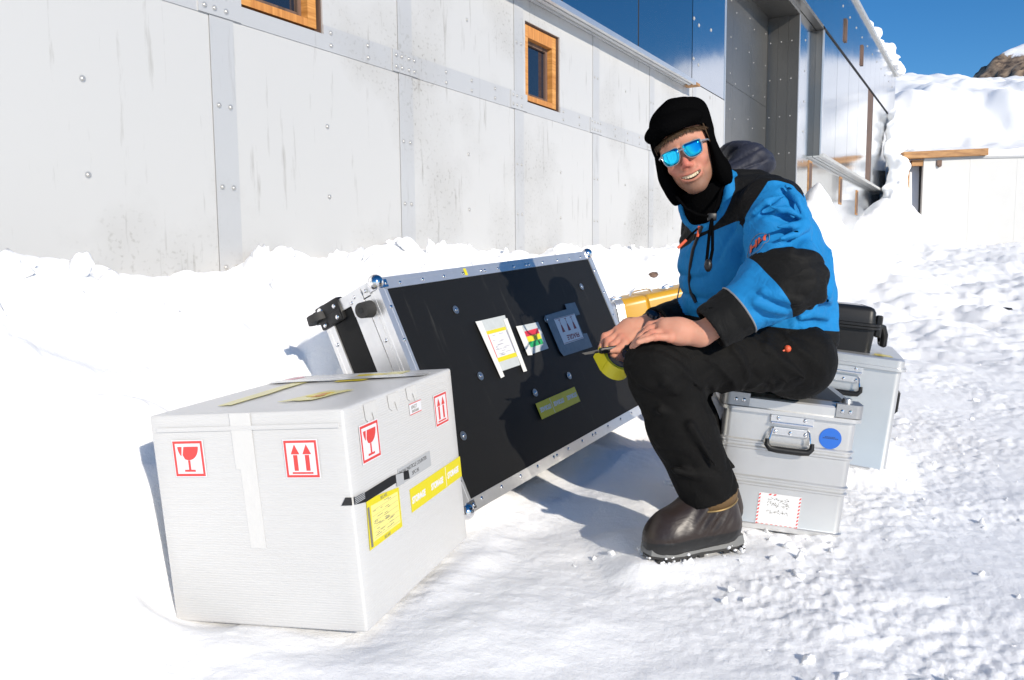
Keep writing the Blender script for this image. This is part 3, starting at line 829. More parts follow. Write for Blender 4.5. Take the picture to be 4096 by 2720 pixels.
def mountain():
    m = bpy.data.materials.new('mountain_rock_and_snow'); m.use_nodes = True
    b = BSDF(m); b.inputs['Roughness'].default_value = .8
    at_ = N(m, 'ShaderNodeAttribute'); at_.attribute_name = 'rock'
    tc = N(m, 'ShaderNodeTexCoord'); n = N(m, 'ShaderNodeTexNoise'); n.inputs['Scale'].default_value = .5; n.inputs['Detail'].default_value = 8
    L(m, tc.outputs['Object'], n.inputs['Vector'])
    r = N(m, 'ShaderNodeValToRGB'); r.color_ramp.elements[0].color = (.07, .05, .04, 1); r.color_ramp.elements[1].color = (.42, .30, .20, 1)
    r.color_ramp.elements[0].position = .35; r.color_ramp.elements[1].position = .65
    L(m, n.outputs['Fac'], r.inputs[0])
    ad = N(m, 'ShaderNodeMath'); ad.operation = 'MULTIPLY_ADD'; ad.inputs[1].default_value = .5; L(m, n.outputs['Fac'], ad.inputs[0]); L(m, at_.outputs['Fac'], ad.inputs[2])
    gt = N(m, 'ShaderNodeMapRange'); gt.inputs[1].default_value = .72; gt.inputs[2].default_value = .78; L(m, ad.outputs[0], gt.inputs[0])
    mx = N(m, 'ShaderNodeMix'); mx.data_type = 'RGBA'; mx.inputs[6].default_value = (.9, .91, .93, 1)
    L(m, gt.outputs[0], mx.inputs[0]); L(m, r.outputs[0], mx.inputs[7]); L(m, mx.outputs[2], b.inputs['Base Color'])
    x = np.linspace(100, 420, 320); y = np.linspace(215, 330, 90)
    X, Y = np.meshgrid(x, y)
    ridge = 52 + 18 * sstep(133, 170, X) + 25 * sstep(165, 300, X)
    Z = ridge - .55 * np.abs(Y - 262) - 20 * sstep(155, 123, X)
    rough = 3.0 * np.abs(fbm2(X * .11, Y * .11, 4, 33))
    line = 149 + (Z - 60) * 1.2
    rock = np.clip(1 - np.abs(X - (151 + .35 * (262 - Y))) / 12, 0, 1) + .25 * noise2(X * .06, Y * .06, 35)
    Z += rough * np.clip(rock, .1, 1) * 1.5
    V = np.stack([X.ravel(), Y.ravel(), Z.ravel()], 1); nx = len(x); ny = len(y)
    i = np.arange(ny - 1)[:, None] * nx; j = np.arange(nx - 1)[None]
    F = np.stack([i + j, i + j + 1, i + nx + j + 1, i + nx + j], -1).reshape(-1, 4)
    me = np_mesh('mountain', V, F); add_attr(me, 'rock', np.clip(rock, 0, 1).ravel())
    o = link('mountain', me, m); tag(o, kind='structure')
mountain()
# ------------------------------------------------------------------ shared object materials
M_red = mat('label_red', (.62, .055, .05), .5)
M_white = mat('label_white', (.68, .68, .70), .45)
M_yellow = mat('storage_yellow', (.66, .57, .015), .4)
M_yellow2 = mat('form_yellow', (.78, .70, .22), .5, var=.08, vscale=40)
M_ink = mat('black_ink', (.02, .02, .02), .6)
M_ink2 = mat('grey_ink', (.18, .17, .14), .6)
M_greytape = mat('grey_tape', (.40, .41, .42), .4)
M_blacktape = mat('black_tape', (.012, .012, .013), .35)
M_alu = mat('aluminium_profile', (.72, .72, .72), .30, .75, var=.10, vscale=30, bump=.1, bscale=200)
M_blackpl = mat('black_plastic', (.010, .010, .0105), .42, spec=.35, bump=.15, bscale=300)
M_rubber = mat('black_rubber', (.022, .021, .02), .65, bump=.2, bscale=120)
M_chrome = mat('bright_steel', (.78, .78, .79), .10, 1.0)

def polypropylene():
    m = mat('translucent_fluted_plastic', (.80, .80, .79), .34, spec=.45)
    b = BSDF(m); tc = N(m, 'ShaderNodeTexCoord'); sp = N(m, 'ShaderNodeSeparateXYZ'); L(m, tc.outputs['Object'], sp.inputs[0])
    mu = N(m, 'ShaderNodeMath'); mu.operation = 'MULTIPLY'; mu.inputs[1].default_value = 2 * math.pi / .0058; L(m, sp.outputs[2], mu.inputs[0])
    si = N(m, 'ShaderNodeMath'); si.operation = 'SINE'; L(m, mu.outputs[0], si.inputs[0])
    bp = N(m, 'ShaderNodeBump'); bp.inputs['Strength'].default_value = .13; bp.inputs['Distance'].default_value = .0009; L(m, si.outputs[0], bp.inputs['Height'])
    n = N(m, 'ShaderNodeTexNoise'); n.inputs['Scale'].default_value = 4.0; n.inputs['Detail'].default_value = 6; L(m, tc.outputs['Object'], n.inputs['Vector'])
    mp = N(m, 'ShaderNodeMapping'); mp.inputs['Scale'].default_value = (6, 6, 120); L(m, tc.outputs['Object'], mp.inputs[0])
    n2 = N(m, 'ShaderNodeTexNoise'); n2.inputs['Scale'].default_value = 1.0; n2.inputs['Detail'].default_value = 4; L(m, mp.outputs[0], n2.inputs['Vector'])
    ad = N(m, 'ShaderNodeMath'); ad.operation = 'ADD'; L(m, n.outputs['Fac'], ad.inputs[0]); L(m, n2.outputs['Fac'], ad.inputs[1])
    r = N(m, 'ShaderNodeValToRGB'); r.color_ramp.elements[0].position = .35; r.color_ramp.elements[1].position = 1.0
    r.color_ramp.elements[0].color = (.55, .545, .535, 1); r.color_ramp.elements[1].color = (.585, .585, .58, 1)
    hl = N(m, 'ShaderNodeMath'); hl.operation = 'MULTIPLY'; hl.inputs[1].default_value = .66; L(m, ad.outputs[0], hl.inputs[0])
    L(m, hl.outputs[0], r.inputs[0]); L(m, r.outputs[0], b.inputs['Base Color']); L(m, bp.outputs[0], b.inputs['Normal'])
    b.inputs['Subsurface Weight'].default_value = .35; b.inputs['Subsurface Radius'].default_value = (.03, .03, .03)
    return m
M_pp = polypropylene()
M_film = mat('clear_packing_tape', (.59, .585, .57), .22, spec=.5, bump=.4, bscale=35, bdist=.003)

def add_meshes(name, meshes, m, parent):
    bm = bmesh.new()
    for me in meshes: bm.from_mesh(me)
    me = bpy.data.meshes.new(name); bm.to_mesh(me); bm.free()
    return link(name, me, m, parent)

def ring_frame(mb, x0, y0, x1, y1, w, th, M):
    for a in ((x0, y0, x1, y0 + w), (x0, y1 - w, x1, y1), (x0, y0 + w, x0 + w, y1 - w), (x1 - w, y0 + w, x1, y1 - w)):
        mb.box((a[0], a[1], 0), (a[2], a[3], th), M)

def fragile_label(parent, M, s):
    p = MB().box((0, 0, 0), (s, s, .0006), M).build('fragile_label', M_white, parent)
    Mt = M @ T(0, 0, .0007); mb = MB()
    ring_frame(mb, .03 * s, .03 * s, .97 * s, .97 * s, .065 * s, .0003, Mt)
    bowl = [(.5 + .33 * math.cos(a), .82 + .36 * math.sin(a)) for a in np.linspace(math.pi, 2 * math.pi, 17)]
    right = [(.38, .82)] + [(.30, .62), (.335, .64)] + [q for q in bowl if q[0] > .33] + [(.83, .82)]
    right = [(.37, .82), (.315, .60)] + [q for q in bowl if q[0] > .34]
    left = [(.17, .82)] + [q for q in bowl if q[0] < .27][1:] + [(.275, .60), (.31, .82)]
    for q in (right, left): mb.poly([(a * s, b * s) for a, b in q][::-1], .0003, Mt)
    mb.box((.465 * s, .205 * s, 0), (.535 * s, .455 * s, .0003), Mt); mb.box((.33 * s, .15 * s, 0), (.67 * s, .2045 * s, .0003), Mt)
    mb.build('goblet_symbol', M_red, p)
    return p

def up_label(parent, M, s):
    p = MB().box((0, 0, 0), (s, s, .0006), M).build('this_way_up_label', M_white, parent)
    Mt = M @ T(0, 0, .0007); mb = MB()
    ring_frame(mb, .03 * s, .03 * s, .97 * s, .97 * s, .06 * s, .0003, Mt)
    for cx in (.33, .67):
        mb.poly([((cx - .125) * s, .62 * s), ((cx + .125) * s, .62 * s), (cx * s, .87 * s)], .0003, Mt)
        mb.box(((cx - .06) * s, .20 * s, 0), ((cx + .06) * s, .60 * s, .0003), Mt)
    mb.box((.2 * s, .12 * s, 0), (.8 * s, .165 * s, .0003), Mt)
    mb.build('arrow_symbol', M_red, p)
    return p

def storage_tape(parent, M, w, h, words=(.02, .37, .70), sep=.665, size=.022):
    p = MB().box((0, 0, 0), (w, h, .0005), M).build('storage_tape', M_yellow, parent)
    ms = [text_mesh('STORAGE', size, .0002, M @ T(w * q, h * .46, .0008), squash=.80, shear=.12, bold=.0012) for q in words]
    mb = MB(); mb.box((w * sep, .002, .0006), (w * sep + .0025, h - .002, .0008), M); ms.append(mb.mesh('separator'))
    add_meshes('storage_lettering', ms, M_white, p)
    return p

# ------------------------------------------------------------------ white plastic box
BX, BY, BZ = .5115, .597, .4936
box = empty('plastic_box', (-.8033, 1.8156, .0082), Euler((R_(.95), R_(-4.71), R_(-18.27)), 'XYZ'),
            'white fluted plastic box with red fragile labels and yellow storage tape, in the foreground', 'box')
def box_body():
    bm = bmesh.new(); bmesh.ops.create_cube(bm, size=1)
    for v in bm.verts: v.co = Vector(((v.co.x + .5) * BX, (v.co.y + .5) * BY, (v.co.z + .5) * BZ))
    bmesh.ops.subdivide_edges(bm, edges=bm.edges, cuts=14, use_grid_fill=True)
    for v in bm.verts:
        x, y, z = v.co.x / BX, v.co.y / BY, v.co.z / BZ
        on = [abs(q) < 1e-4 or abs(q - 1) < 1e-4 for q in (x, y, z)]
        if sum(on) == 1:
            e = [q for q, o in zip((x, y, z), on) if not o]
            b = 16 * e[0] * (1 - e[0]) * e[1] * (1 - e[1])
            a = on.index(True); s = 1 if (x, y, z)[a] > .5 else -1
            v.co[a] += s * b * (-.0035 if a == 2 else .002)
    es = [e for e in bm.edges if len(e.link_faces) == 2 and e.calc_face_angle() > 1.0]
    bmesh.ops.bevel(bm, geom=es, offset=.006, segments=3, affect='EDGES', profile=.5)
    for f in bm.faces: f.smooth = True
    me = bpy.data.meshes.new('body'); bm.to_mesh(me); bm.free()
    return link('body', me, M_pp, box)
box_body()
FRONT = lambda x, z, o=.0026: frame((x, -o, z), (1, 0, 0), (0, 0, 1), (0, -1, 0))
RIGHT = lambda y, z, o=.0028: frame((BX + o, y, z), (0, 1, 0), (0, 0, 1), (1, 0, 0))
TOP = lambda x, y, o=.0015: frame((x, y, BZ + o), (1, 0, 0), (0, 1, 0), (0, 0, 1))
fragile_label(box, FRONT(.058, .349), .087); up_label(box, FRONT(.356, .345), .087)
fragile_label(box, RIGHT(.054, .358), .087); up_label(box, RIGHT(.454, .353), .087)
mb = MB(); mb.poly([(.225, .4935), (.28, .4935), (.281, .185), (.24, .185), (.238, .365), (.226, .367)][::-1], .0005, FRONT(0, 0, .0024))
mb.build('packing_tape', M_film, box)
mb = MB(); mb.box((.02, .0, 0), (.50, .010, .0012), FRONT(0, .455, .0022)); mb.build('lid_flap_edge', M_pp, box)
storage_tape(box, RIGHT(.263, .183), BY - .263 - .004, .058)
# worn clear tape ends along the top edge
for y0, dz in ((.085, .05), (.20, .045), (.30, .04)):
    mb = MB(); mb.poly([(y0, .487), (y0 + .06, .487), (y0 + .058, .487 - dz * .6), (y0 + .045, .487 - dz), (y0 + .035, .487 - dz * .45), (y0 + .018, .487 - dz * .9), (y0 + .004, .487 - dz * .7)], .0004, RIGHT(0, 0, .0024))
    mb.build('torn_tape', M_film, box)
p = MB().box((0, 0, 0), (.068, .03, .0005), RIGHT(.308, .416)).build('serial_sticker', M_white, box)
mb = MB(); mb.box((0, .0005, .0006), (.068, .0025, .0008), RIGHT(.308, .416)); mb.box((0, .0275, .0006), (.068, .0295, .0008), RIGHT(.308, .416)); mb.build('sticker_border', M_red, p)
mb = MB()
for k in range(16): mb.box((.012 + k * .0025, .005, .0006), (.012 + k * .0025 + (.0008 if k % 3 else .0015), .0115, .0008), RIGHT(.308, .416))
add_meshes('sticker_print', [mb.mesh('bars'), text_mesh('894577', .014, .0001, RIGHT(.308, .416) @ T(.010, .018, .0007), squash=.8)], M_ink2, p)
p = MB().box((0, 0, 0), (.188, .040, .0005), RIGHT(.211, .2655)).build('name_tape', M_greytape, box)
add_meshes('name_lettering', [text_mesh('SNOW PARTICLE COUNTER', .0135, .0001, RIGHT(.216, .2935) @ T(0, 0, .0007), squash=.93), text_mesh('SPC-95', .0135, .0001, RIGHT(.285, .276) @ T(0, 0, .0007), squash=1.0)], M_ink, p)
p = MB().poly([(.045, .168), (.206, .168), (.208, .2635), (.052, .282)], .0005, RIGHT(0, 0, .0026)).build('shipping_form', M_yellow, box)
q = MB().poly([(.064, .181), (.198, .181), (.199, .256), (.068, .262)], .0003, RIGHT(0, 0, .0032)).build('form_sheet', M_yellow2, p)
mb = MB()
for k in range(6): mb.box((.07, .186 + k * .0125, .0036), (.195, .1864 + k * .0125, .0038), RIGHT(0, 0, 0))
for k in range(30):
    y = .072 + .09 * random.random(); z = .186 + .07 * random.random(); mb.box((y, z, .0036), (y + .006 + .022 * random.random(), z + .0012, .0038), RIGHT(0, 0, 0))
mb.box((.052, .172, .0032), (.061, .262, .0036), RIGHT(0, 0, 0))
add_meshes('form_print', [mb.mesh('lines'), text_mesh('BELARE', .011, .0001, RIGHT(.115, .2655, .0034), squash=.9), text_mesh('BELARE', .010, .0001, RIGHT(.115, .1735, .0034), squash=.9)], M_ink2, p)
p = MB().poly([(.002, .286), (.05, .277), (.198, .278), (.268, .268), (.266, .290), (.177, .300), (.05, .299), (.002, .303)], .0006, RIGHT(0, 0, .0038)).build('black_tape', M_blacktape, box)
mb = MB()
for k in range(5): mb.box((.003, .2865 + k * .0036, .0046), (.046, .2882 + k * .0036, .0048), RIGHT(0, 0, 0) )
mb.build('tape_stripes', M_greytape, p)  # silver stripes at the end of the black tape
MB().poly([(.485, .285), (.5115, .286), (.5115, .303), (.497, .303)], .0006, FRONT(0, 0, .0024)).build('black_tape', M_blacktape, box)
MB().poly([(.197, .268), (.235, .265), (.236, .292), (.197, .297)], .0004, RIGHT(0, 0, .0046)).build('clear_patch', M_greytape, box)
# yellow labels showing through the film on top
def blob(pts, jag=.006):
    out = []
    for i in range(len(pts)):
        a, b = Vector(pts[i]), Vector(pts[(i + 1) % len(pts)])
        for k in range(5):
            q = a.lerp(b, k / 5); out.append((q.x + random.uniform(-jag, jag), q.y + random.uniform(-jag, jag)))
    return out
M_yfade = mat('yellow_label_under_film', (.58, .53, .20), .3, var=.12, vscale=20)
M_ydeep = mat('deep_yellow_label', (.60, .48, .015), .3, var=.2, vscale=26)
for pts, m in (([(.11, .10), (.15, .11), (.135, .50), (.095, .50)], M_yfade), ([(.27, .13), (.35, .14), (.385, .27), (.31, .27)], M_yfade), ([(.235, .42), (.33, .44), (.34, .56), (.25, .55)], M_ydeep), ([(.33, .47), (.39, .52), (.39, .58), (.34, .575)], M_yfade)):
    MB().poly(blob(pts), .0005, TOP(0, 0, .0006)).build('faded_label', m, box)
MB().poly(blob([(.30, .19), (.345, .18), (.352, .235), (.312, .245)], .004), .0006, TOP(0, 0, .0014)).build('faded_label', M_ydeep, box)
MB().poly(blob([(.325, .17), (.348, .175), (.346, .225), (.335, .225)], .003), .0004, TOP(0, 0, .0022)).build('faded_label', mat('orange_print', (.55, .22, .04), .4), box)
MB().poly([(.012, .50), (.03, .49), (.06, .56), (.04, .57)], .0006, TOP(0, 0, .0006)).build('faded_label', mat('pink_print', (.62, .30, .36), .4), box)
for k in range(4):
    y = .05 + .13 * k; MB().poly(blob([(.015, y), (.495, y + .01), (.495, y + .055), (.015, y + .05)], .003), .0004, TOP(0, 0, .0028 + k * .0002)).build('packing_tape', M_film, box) if k in (3,) else None

# ------------------------------------------------------------------ black flight case
FX, FY, FZ = 1.463, .263, .7645
fc = empty('flight_case', (-.1358, 2.3137, .100), Euler((R_(-23.47), R_(-3.67), R_(58.08)), 'XYZ'),
           'long black flight case with aluminium edges and ball corners, leaning back on the snow', 'case')
def case_board():
    m = mat('black_laminate', (.008, .0082, .0084), .55, spec=.22, bump=.35, bscale=420, bdist=.001)
    b = BSDF(m); tc = N(m, 'ShaderNodeTexCoord'); mp = N(m, 'ShaderNodeMapping'); mp.inputs['Scale'].default_value = (14, 14, 1.2); mp.inputs['Rotation'].default_value = (0, R_(18), 0); L(m, tc.outputs['Object'], mp.inputs[0])
    n = N(m, 'ShaderNodeTexNoise'); n.inputs['Scale'].default_value = 2.0; n.inputs['Detail'].default_value = 9; n.inputs['Roughness'].default_value = .7; L(m, mp.outputs[0], n.inputs['Vector'])
    r = N(m, 'ShaderNodeValToRGB'); r.color_ramp.elements[0].position = .60; r.color_ramp.elements[1].position = .78
    r.color_ramp.elements[0].color = (.0075, .0076, .0078, 1); r.color_ramp.elements[1].color = (.040, .039, .036, 1)
    L(m, n.outputs['Fac'], r.inputs[0]); L(m, r.outputs[0], b.inputs['Base Color'])
    return m
M_board = case_board()
MB().box((.004, .004, .004), (FX - .004, FY - .004, FZ - .004)).build('shell', M_board, fc)
MB().box((.03, .0015, .03), (FX - .03, .0038, FZ - .03)).build('front_panel', M_board, fc)
MB().box((.0015, .13, .03), (.0038, FY - .04, FZ - .03)).build('side_panel', M_board, fc)
E_ = .036
def rail(lo, hi, d1, d2, ax):
    """L-shaped edge rail along axis ax; d1, d2 are the two outward faces"""
    mb = MB()
    mb.box(lo[0], hi[0]); mb.box(lo[1], hi[1])
    return mb
def edge_rail(ax, s1, s2, a0, a1):
    dims = (FX, FY, FZ); o = [i for i in range(3) if i != ax]
    mb = MB()
    for f, g, sf, sg in ((o[0], o[1], s1, s2), (o[1], o[0], s2, s1)):
        for (w0, w1, prot) in ((-.0024, .012, .0), (.012, .024, -.0007), (.024, E_, .0)):     # shallow ribs along the profile
            lo = [0, 0, 0]; hi = [0, 0, 0]
            lo[ax], hi[ax] = a0, a1
            t0, t1 = -.0024 - prot * (-1), .0036
            t0 = -.0024 + (-prot)
            if sf == 0: lo[f], hi[f] = t0, t1
            else: lo[f], hi[f] = dims[f] - t1, dims[f] - t0
            if w0 < 0 and g < f: w0 = .0036
            if sg == 0: lo[g], hi[g] = w0, w1
            else: lo[g], hi[g] = dims[g] - w1, dims[g] - w0
            mb.box(lo, hi)
    return mb.build('edge_rail', M_alu, fc)
for sy in (0, 1):
    for sz in (0, 1): edge_rail(0, sy, sz, .022, FX - .022)
for sx in (0, 1):
    for sz in (0, 1): edge_rail(1, sx, sz, .022, FY - .022)
    for sy in (0, 1): edge_rail(2, sx, sy, .022, FZ - .022)
# lid joint: paired profiles round the case
for nm, y0, y1 in (('lid_profile', .0365, .062), ('lid_profile', .064, .088), ('lid_profile', .0885, .125)):
    mb = MB(); p = .0032 if y0 != .064 else .0045
    mb.box((-p, y0, .04), (.0035, y1, FZ - .04)); mb.box((FX - .0035, y0, .04), (FX + p, y1, FZ - .04))
    mb.box((.04, y0, -p), (FX - .04, y1, .0035)); mb.box((.04, y0, FZ - .0035), (FX - .04, y1, FZ + p))
    tag(mb.build(nm, M_alu, fc), kind='stuff')
rv = MB(); rv.sphere(.0062, Matrix.Diagonal((1, 1, .45, 1)), 10, 6); rv_me = rv.mesh('rivet', True); rv_me.materials.append(M_chrome)
def put(me, name, M, parent):
    o = bpy.data.objects.new(name, me); o.parent = parent; o.matrix_local = M; col.objects.link(o); return o
FF = lambda x, z, o=.003: frame((x, -o, z), (1, 0, 0), (0, 0, 1), (0, -1, 0))
LF = lambda y, z, o=.003: frame((-o, y, z), (0, -1, 0), (0, 0, 1), (-1, 0, 0))
for x in (.106, .22, .338, .451, .566, .59, .677, .79, .88, .905, 1.02, 1.144, 1.255, 1.36):
    put(rv_me, 'rivet', FF(x, FZ - .022), fc); put(rv_me, 'rivet', FF(x - .02, .022), fc)
for z in (.10, .21, .33, .45, .56, .67):
    put(rv_me, 'rivet', FF(.022, z), fc); put(rv_me, 'rivet', FF(FX - .022, z), fc)
    put(rv_me, 'rivet', LF(.046, z + .02, .0045), fc); put(rv_me, 'rivet', LF(FY - .02, z - .03), fc)
for (y, z) in ((.10, FZ - .018), (.118, FZ - .03), (.10, FZ - .05), (.05, FZ - .018)): put(rv_me, 'rivet', LF(y, z, .0066), fc)
MB().box((-.0062, .066, FZ - .075), (-.0047, .124, FZ - .004)).build('corner_brace', M_alu, fc)
# ball corners
for sx in (0, 1):
    for sy in (0, 1):
        for sz in (0, 1):
            c = Vector((sx * FX, sy * FY, sz * FZ)); inx, iny, inz = (1 - 2 * sx), (1 - 2 * sy), (1 - 2 * sz)
            mb = MB(); mb.sphere(.025, T(c.x + inx * .008, c.y + iny * .008, c.z + inz * .008), 20, 12)
            r = 0.046; r2 = .032
            fx0, fx1 = sorted((c.x + inx * .004, c.x + inx * r)); fz0, fz1 = sorted((c.z + inz * .004, c.z + inz * r2)); fy0, fy1 = sorted((c.y + iny * .004, c.y + iny * r2))
            yy = sorted((c.y - iny * .0052, c.y - iny * .0026)); xx = sorted((c.x - inx * .0052, c.x - inx * .0026)); zz = sorted((c.z - inz * .0052, c.z - inz * .0026))
            mb.box((fx0, yy[0], fz0), (fx1, yy[1], fz1), bevel=.0011, seg=1); mb.box((xx[0], fy0, fz0), (xx[1], fy1, fz1), bevel=.0011, seg=1); mb.box((fx0, fy0, zz[0]), (fx1, fy1, zz[1]), bevel=.0011, seg=1)
            tag(mb.build('ball_corner', M_chrome, fc, True, 35), kind='stuff')
            put(rv_me, 'rivet', frame((c.x + inx * .036, c.y - iny * .0056, c.z + inz * .018), (1, 0, 0), (0, 0, 1 if sy == 0 else -1), (0, -iny, 0)), fc)
# large washers on the front
ws = MB(); ws.cyl(.015, .0145, .0016, None, 24); ws_me = ws.mesh('washer', True, 30); ws_me.materials.append(mat('washer_steel', (.30, .32, .34), .35, .9))
for (x, z) in ((.319, .38), (.116, .22), (1.26, .609), (.589, .498), (.87, .508), (.593, .259), (.867, .27), (.33, .62), (1.27, .30)):
    o = put(ws_me, 'washer', FF(x, z, .0020), fc); put(rv_me, 'rivet', T(0, 0, .001), o)
# rubber bumper, castor on the upper end corner
mb = MB(); mb.cyl(.027, .024, .042, T(-.024, .058, .690) @ RY(-90), 28); mb.build('rubber_bumper', M_rubber, fc, True, 40)
MB().cyl(.010, .010, .004, T(-.0445, .058, .690) @ RY(-90), 18).build('bumper_screw', M_blackpl, fc, True)
mb = MB(); mb.box((-.012, .166, .700), (.02, FY + .012, FZ + .012), bevel=.006); mb.box((-.016, .170, .704), (-.0125, .232, .736), bevel=.0015)
tag(mb.build('castor_bracket', M_blackpl, fc, True, 30), kind='stuff')
for (y, z) in ((.185, .752), (.188, .716), (.250, .712)): put(rv_me, 'castor_bolt', LF(y, z, .0165), fc).scale = (1.2, 1.2, 1.2)
cw = MB(); cw.cyl(.044, .044, .022, T(.03, FY + .026, FZ + .004) @ RX(8), 32); cw.cyl(.047, .047, .012, T(.03, FY + .026, FZ + .004) @ RX(8), 32); cw.cyl(.016, .014, .034, T(.03, FY + .026, FZ + .004) @ RX(8), 20)
tag(MB().cyl(.041, .039, .026, T(.0, FY + .014, FZ - .018), 32).build('castor_wheel', M_rubber, fc, True, 30))
MB().cyl(.016, .015, .040, T(.0, FY + .014, FZ - .018), 20).build('wheel_hub', M_blackpl, fc, True, 30)
cw.bm.free()
# taped papers on the front
M_wtape = mat('white_cloth_tape', (.70, .70, .67), .55, bump=.3, bscale=150)
M_clear = mat('frosted_pouch', (.50, .53, .53), .4, var=.12, vscale=60)
p = MB().poly([(.440, .372), (.566, .372), (.596, .563), (.405, .564)][::-1], .0006, FF(0, 0, .0042)).build('document_pouch', M_clear, fc)
q = MB().poly([(.444, .405), (.568, .405), (.568, .522), (.443, .522)][::-1], .0005, FF(0, 0, .0049)).build('shipping_sheet', M_white, p)
MB().box((.444, .405, 0), (.568, .4205, .0003), FF(0, 0, .0055)).build('yellow_band', M_yellow, p); MB().box((.443, .509, 0), (.568, .5215, .0003), FF(0, 0, .0055)).build('yellow_band', M_yellow, p)
mb = MB(); mb.box((.444, .4215, 0), (.448, .508, .0003), FF(0, 0, .0055)); mb.build('red_band', M_red, p)
mb = MB(); mb.box((.563, .4215, 0), (.568, .508, .0003), FF(0, 0, .0055))
for k in range(22):
    x = .455 + .06 * random.random(); z = .425 + .078 * random.random(); mb.box((x, z, 0), (x + .01 + .03 * random.random(), z + .0012, .0003), FF(0, 0, .0055))
mb.build('printing', mat('faint_ink', (.25, .25, .32), .6), p)
MB().poly([(.405, .564), (.440, .560), (.443, .352), (.419, .350)], .0006, FF(0, 0, .0060)).build('cloth_tape', M_wtape, fc)
MB().poly([(.573, .548), (.600, .55), (.590, .343), (.566, .344)], .0006, FF(0, 0, .0062)).build('cloth_tape', M_wtape, fc)
p = MB().poly([(.645, .511), (.797, .507), (.795, .397), (.639, .396)], .0006, FF(0, 0, .0042)).build('colour_card', M_clear, fc)
for k, c in enumerate(((.60, .03, .05), (.72, .62, .02), (.02, .33, .10))):
    MB().box((.677, .4635 - k * .0215, 0), (.774, .4848 - k * .0215, .0004), FF(0, 0, .0049)).build('colour_stripe', mat('stripe_%d' % k, c, .4), p)
MB().box((.742, .424, 0), (.752, .438, .0003), FF(0, 0, .0054)).build('mark', M_ink, p)
MB().poly([(.636, .512), (.672, .510), (.668, .392), (.636, .396)], .0005, FF(0, 0, .0055)).build('cloth_tape', M_wtape, fc)
p = MB().poly([(.863, .524), (1.05, .528), (1.052, .55), (1.14, .548), (1.142, .492), (1.10, .492), (1.10, .41), (1.133, .408), (1.133, .345), (.882, .349), (.867, .37)], .0006, FF(0, 0, .0042)).build('tape_patch', mat('clear_tape_patch', (.16, .18, .20), .25, var=.2, vscale=40), fc)
q = MB().poly([(.919, .392), (1.088, .392), (1.095, .502), (.919, .502)][::-1], .0005, FF(0, 0, .0050)).build('fragile_sheet', M_white, p)
mb = MB()
for cx in (.955, 1.005, 1.055):       # three goblets, upside down
    mb.box((cx - .008, .491, 0), (cx + .008, .494, .0003), FF(0, 0, .0056)); mb.box((cx - .0015, .470, 0), (cx + .0015, .491, .0003), FF(0, 0, .0056))
    mb.poly([(cx - .004, .470), (cx + .004, .470), (cx + .011, .440), (cx - .011, .440)], .0003, FF(0, 0, .0056))
mb.box((.922, .4985, 0), (1.09, .5005, .0003), FF(0, 0, .0056)); mb.box((.922, .3945, 0), (1.085, .3965, .0003), FF(0, 0, .0056))
add_meshes('fragile_print', [mb.mesh('goblets'), text_mesh('FRAGILE', .028, .0001, FF(1.066, .415, .0056) @ RZ(180), squash=1.0, bold=.0008)], mat('maroon_print', (.22, .03, .035), .5), p)
storage_tape(fc, FF(.866, .222, .0042) @ RZ(180), .303, .061)
MB().box((.46, FZ - .03, 0), (.475, FZ - .004, .0004), FF(0, 0, .0032)).build('yellow_mark', M_yellow, fc)

# ------------------------------------------------------------------ aluminium boxes
def rr_ring(w, d, r, z, ins, n=6):
    pts = []
    w2, d2 = w / 2 - ins, d / 2 - ins; r = max(r - ins, .004)
    for cx, cy, a0 in ((w2 - r, d2 - r, 0), (-w2 + r, d2 - r, 90), (-w2 + r, -d2 + r, 180), (w2 - r, -d2 + r, 270)):
        for k in range(n + 1):
            a = R_(a0 + 90 * k / n); pts.append((cx + r * math.cos(a) + w / 2, cy + r * math.sin(a) + d / 2, z))
    return pts
def rr_loft(w, d, r, prof, cap0=True, cap1=True, n=6):
    bm = bmesh.new(); rings = [[bm.verts.new(q) for q in rr_ring(w, d, r, z, i, n)] for z, i in prof]
    for A, B in zip(rings[:-1], rings[1:]):
        for k in range(len(A)): bm.faces.new((A[k], A[(k + 1) % len(A)], B[(k + 1) % len(A)], B[k]))
    if cap0: bm.faces.new(rings[0][::-1])
    if cap1: bm.faces.new(rings[-1])
    return bm
def loft_obj(name, bm, m, parent, angle=35):
    bmesh.ops.recalc_face_normals(bm, faces=bm.faces)
    me = bpy.data.meshes.new(name); bm.to_mesh(me); bm.free()
    me.polygons.foreach_set('use_smooth', np.ones(len(me.polygons), bool)); me.set_sharp_from_angle(angle=R_(angle))
    return link(name, me, m, parent)
M_case = mat('brushed_aluminium', (.66, .655, .64), .34, .78, var=.10, vscale=7, bump=.06, bscale=30, bdist=.004)
M_cast = mat('cast_corner', (.42, .42, .42), .42, .8, var=.12, vscale=25, bump=.2, bscale=80)
M_lidfilm = mat('lid_worn_black', (.02, .02, .022), .35, var=.3, vscale=9)

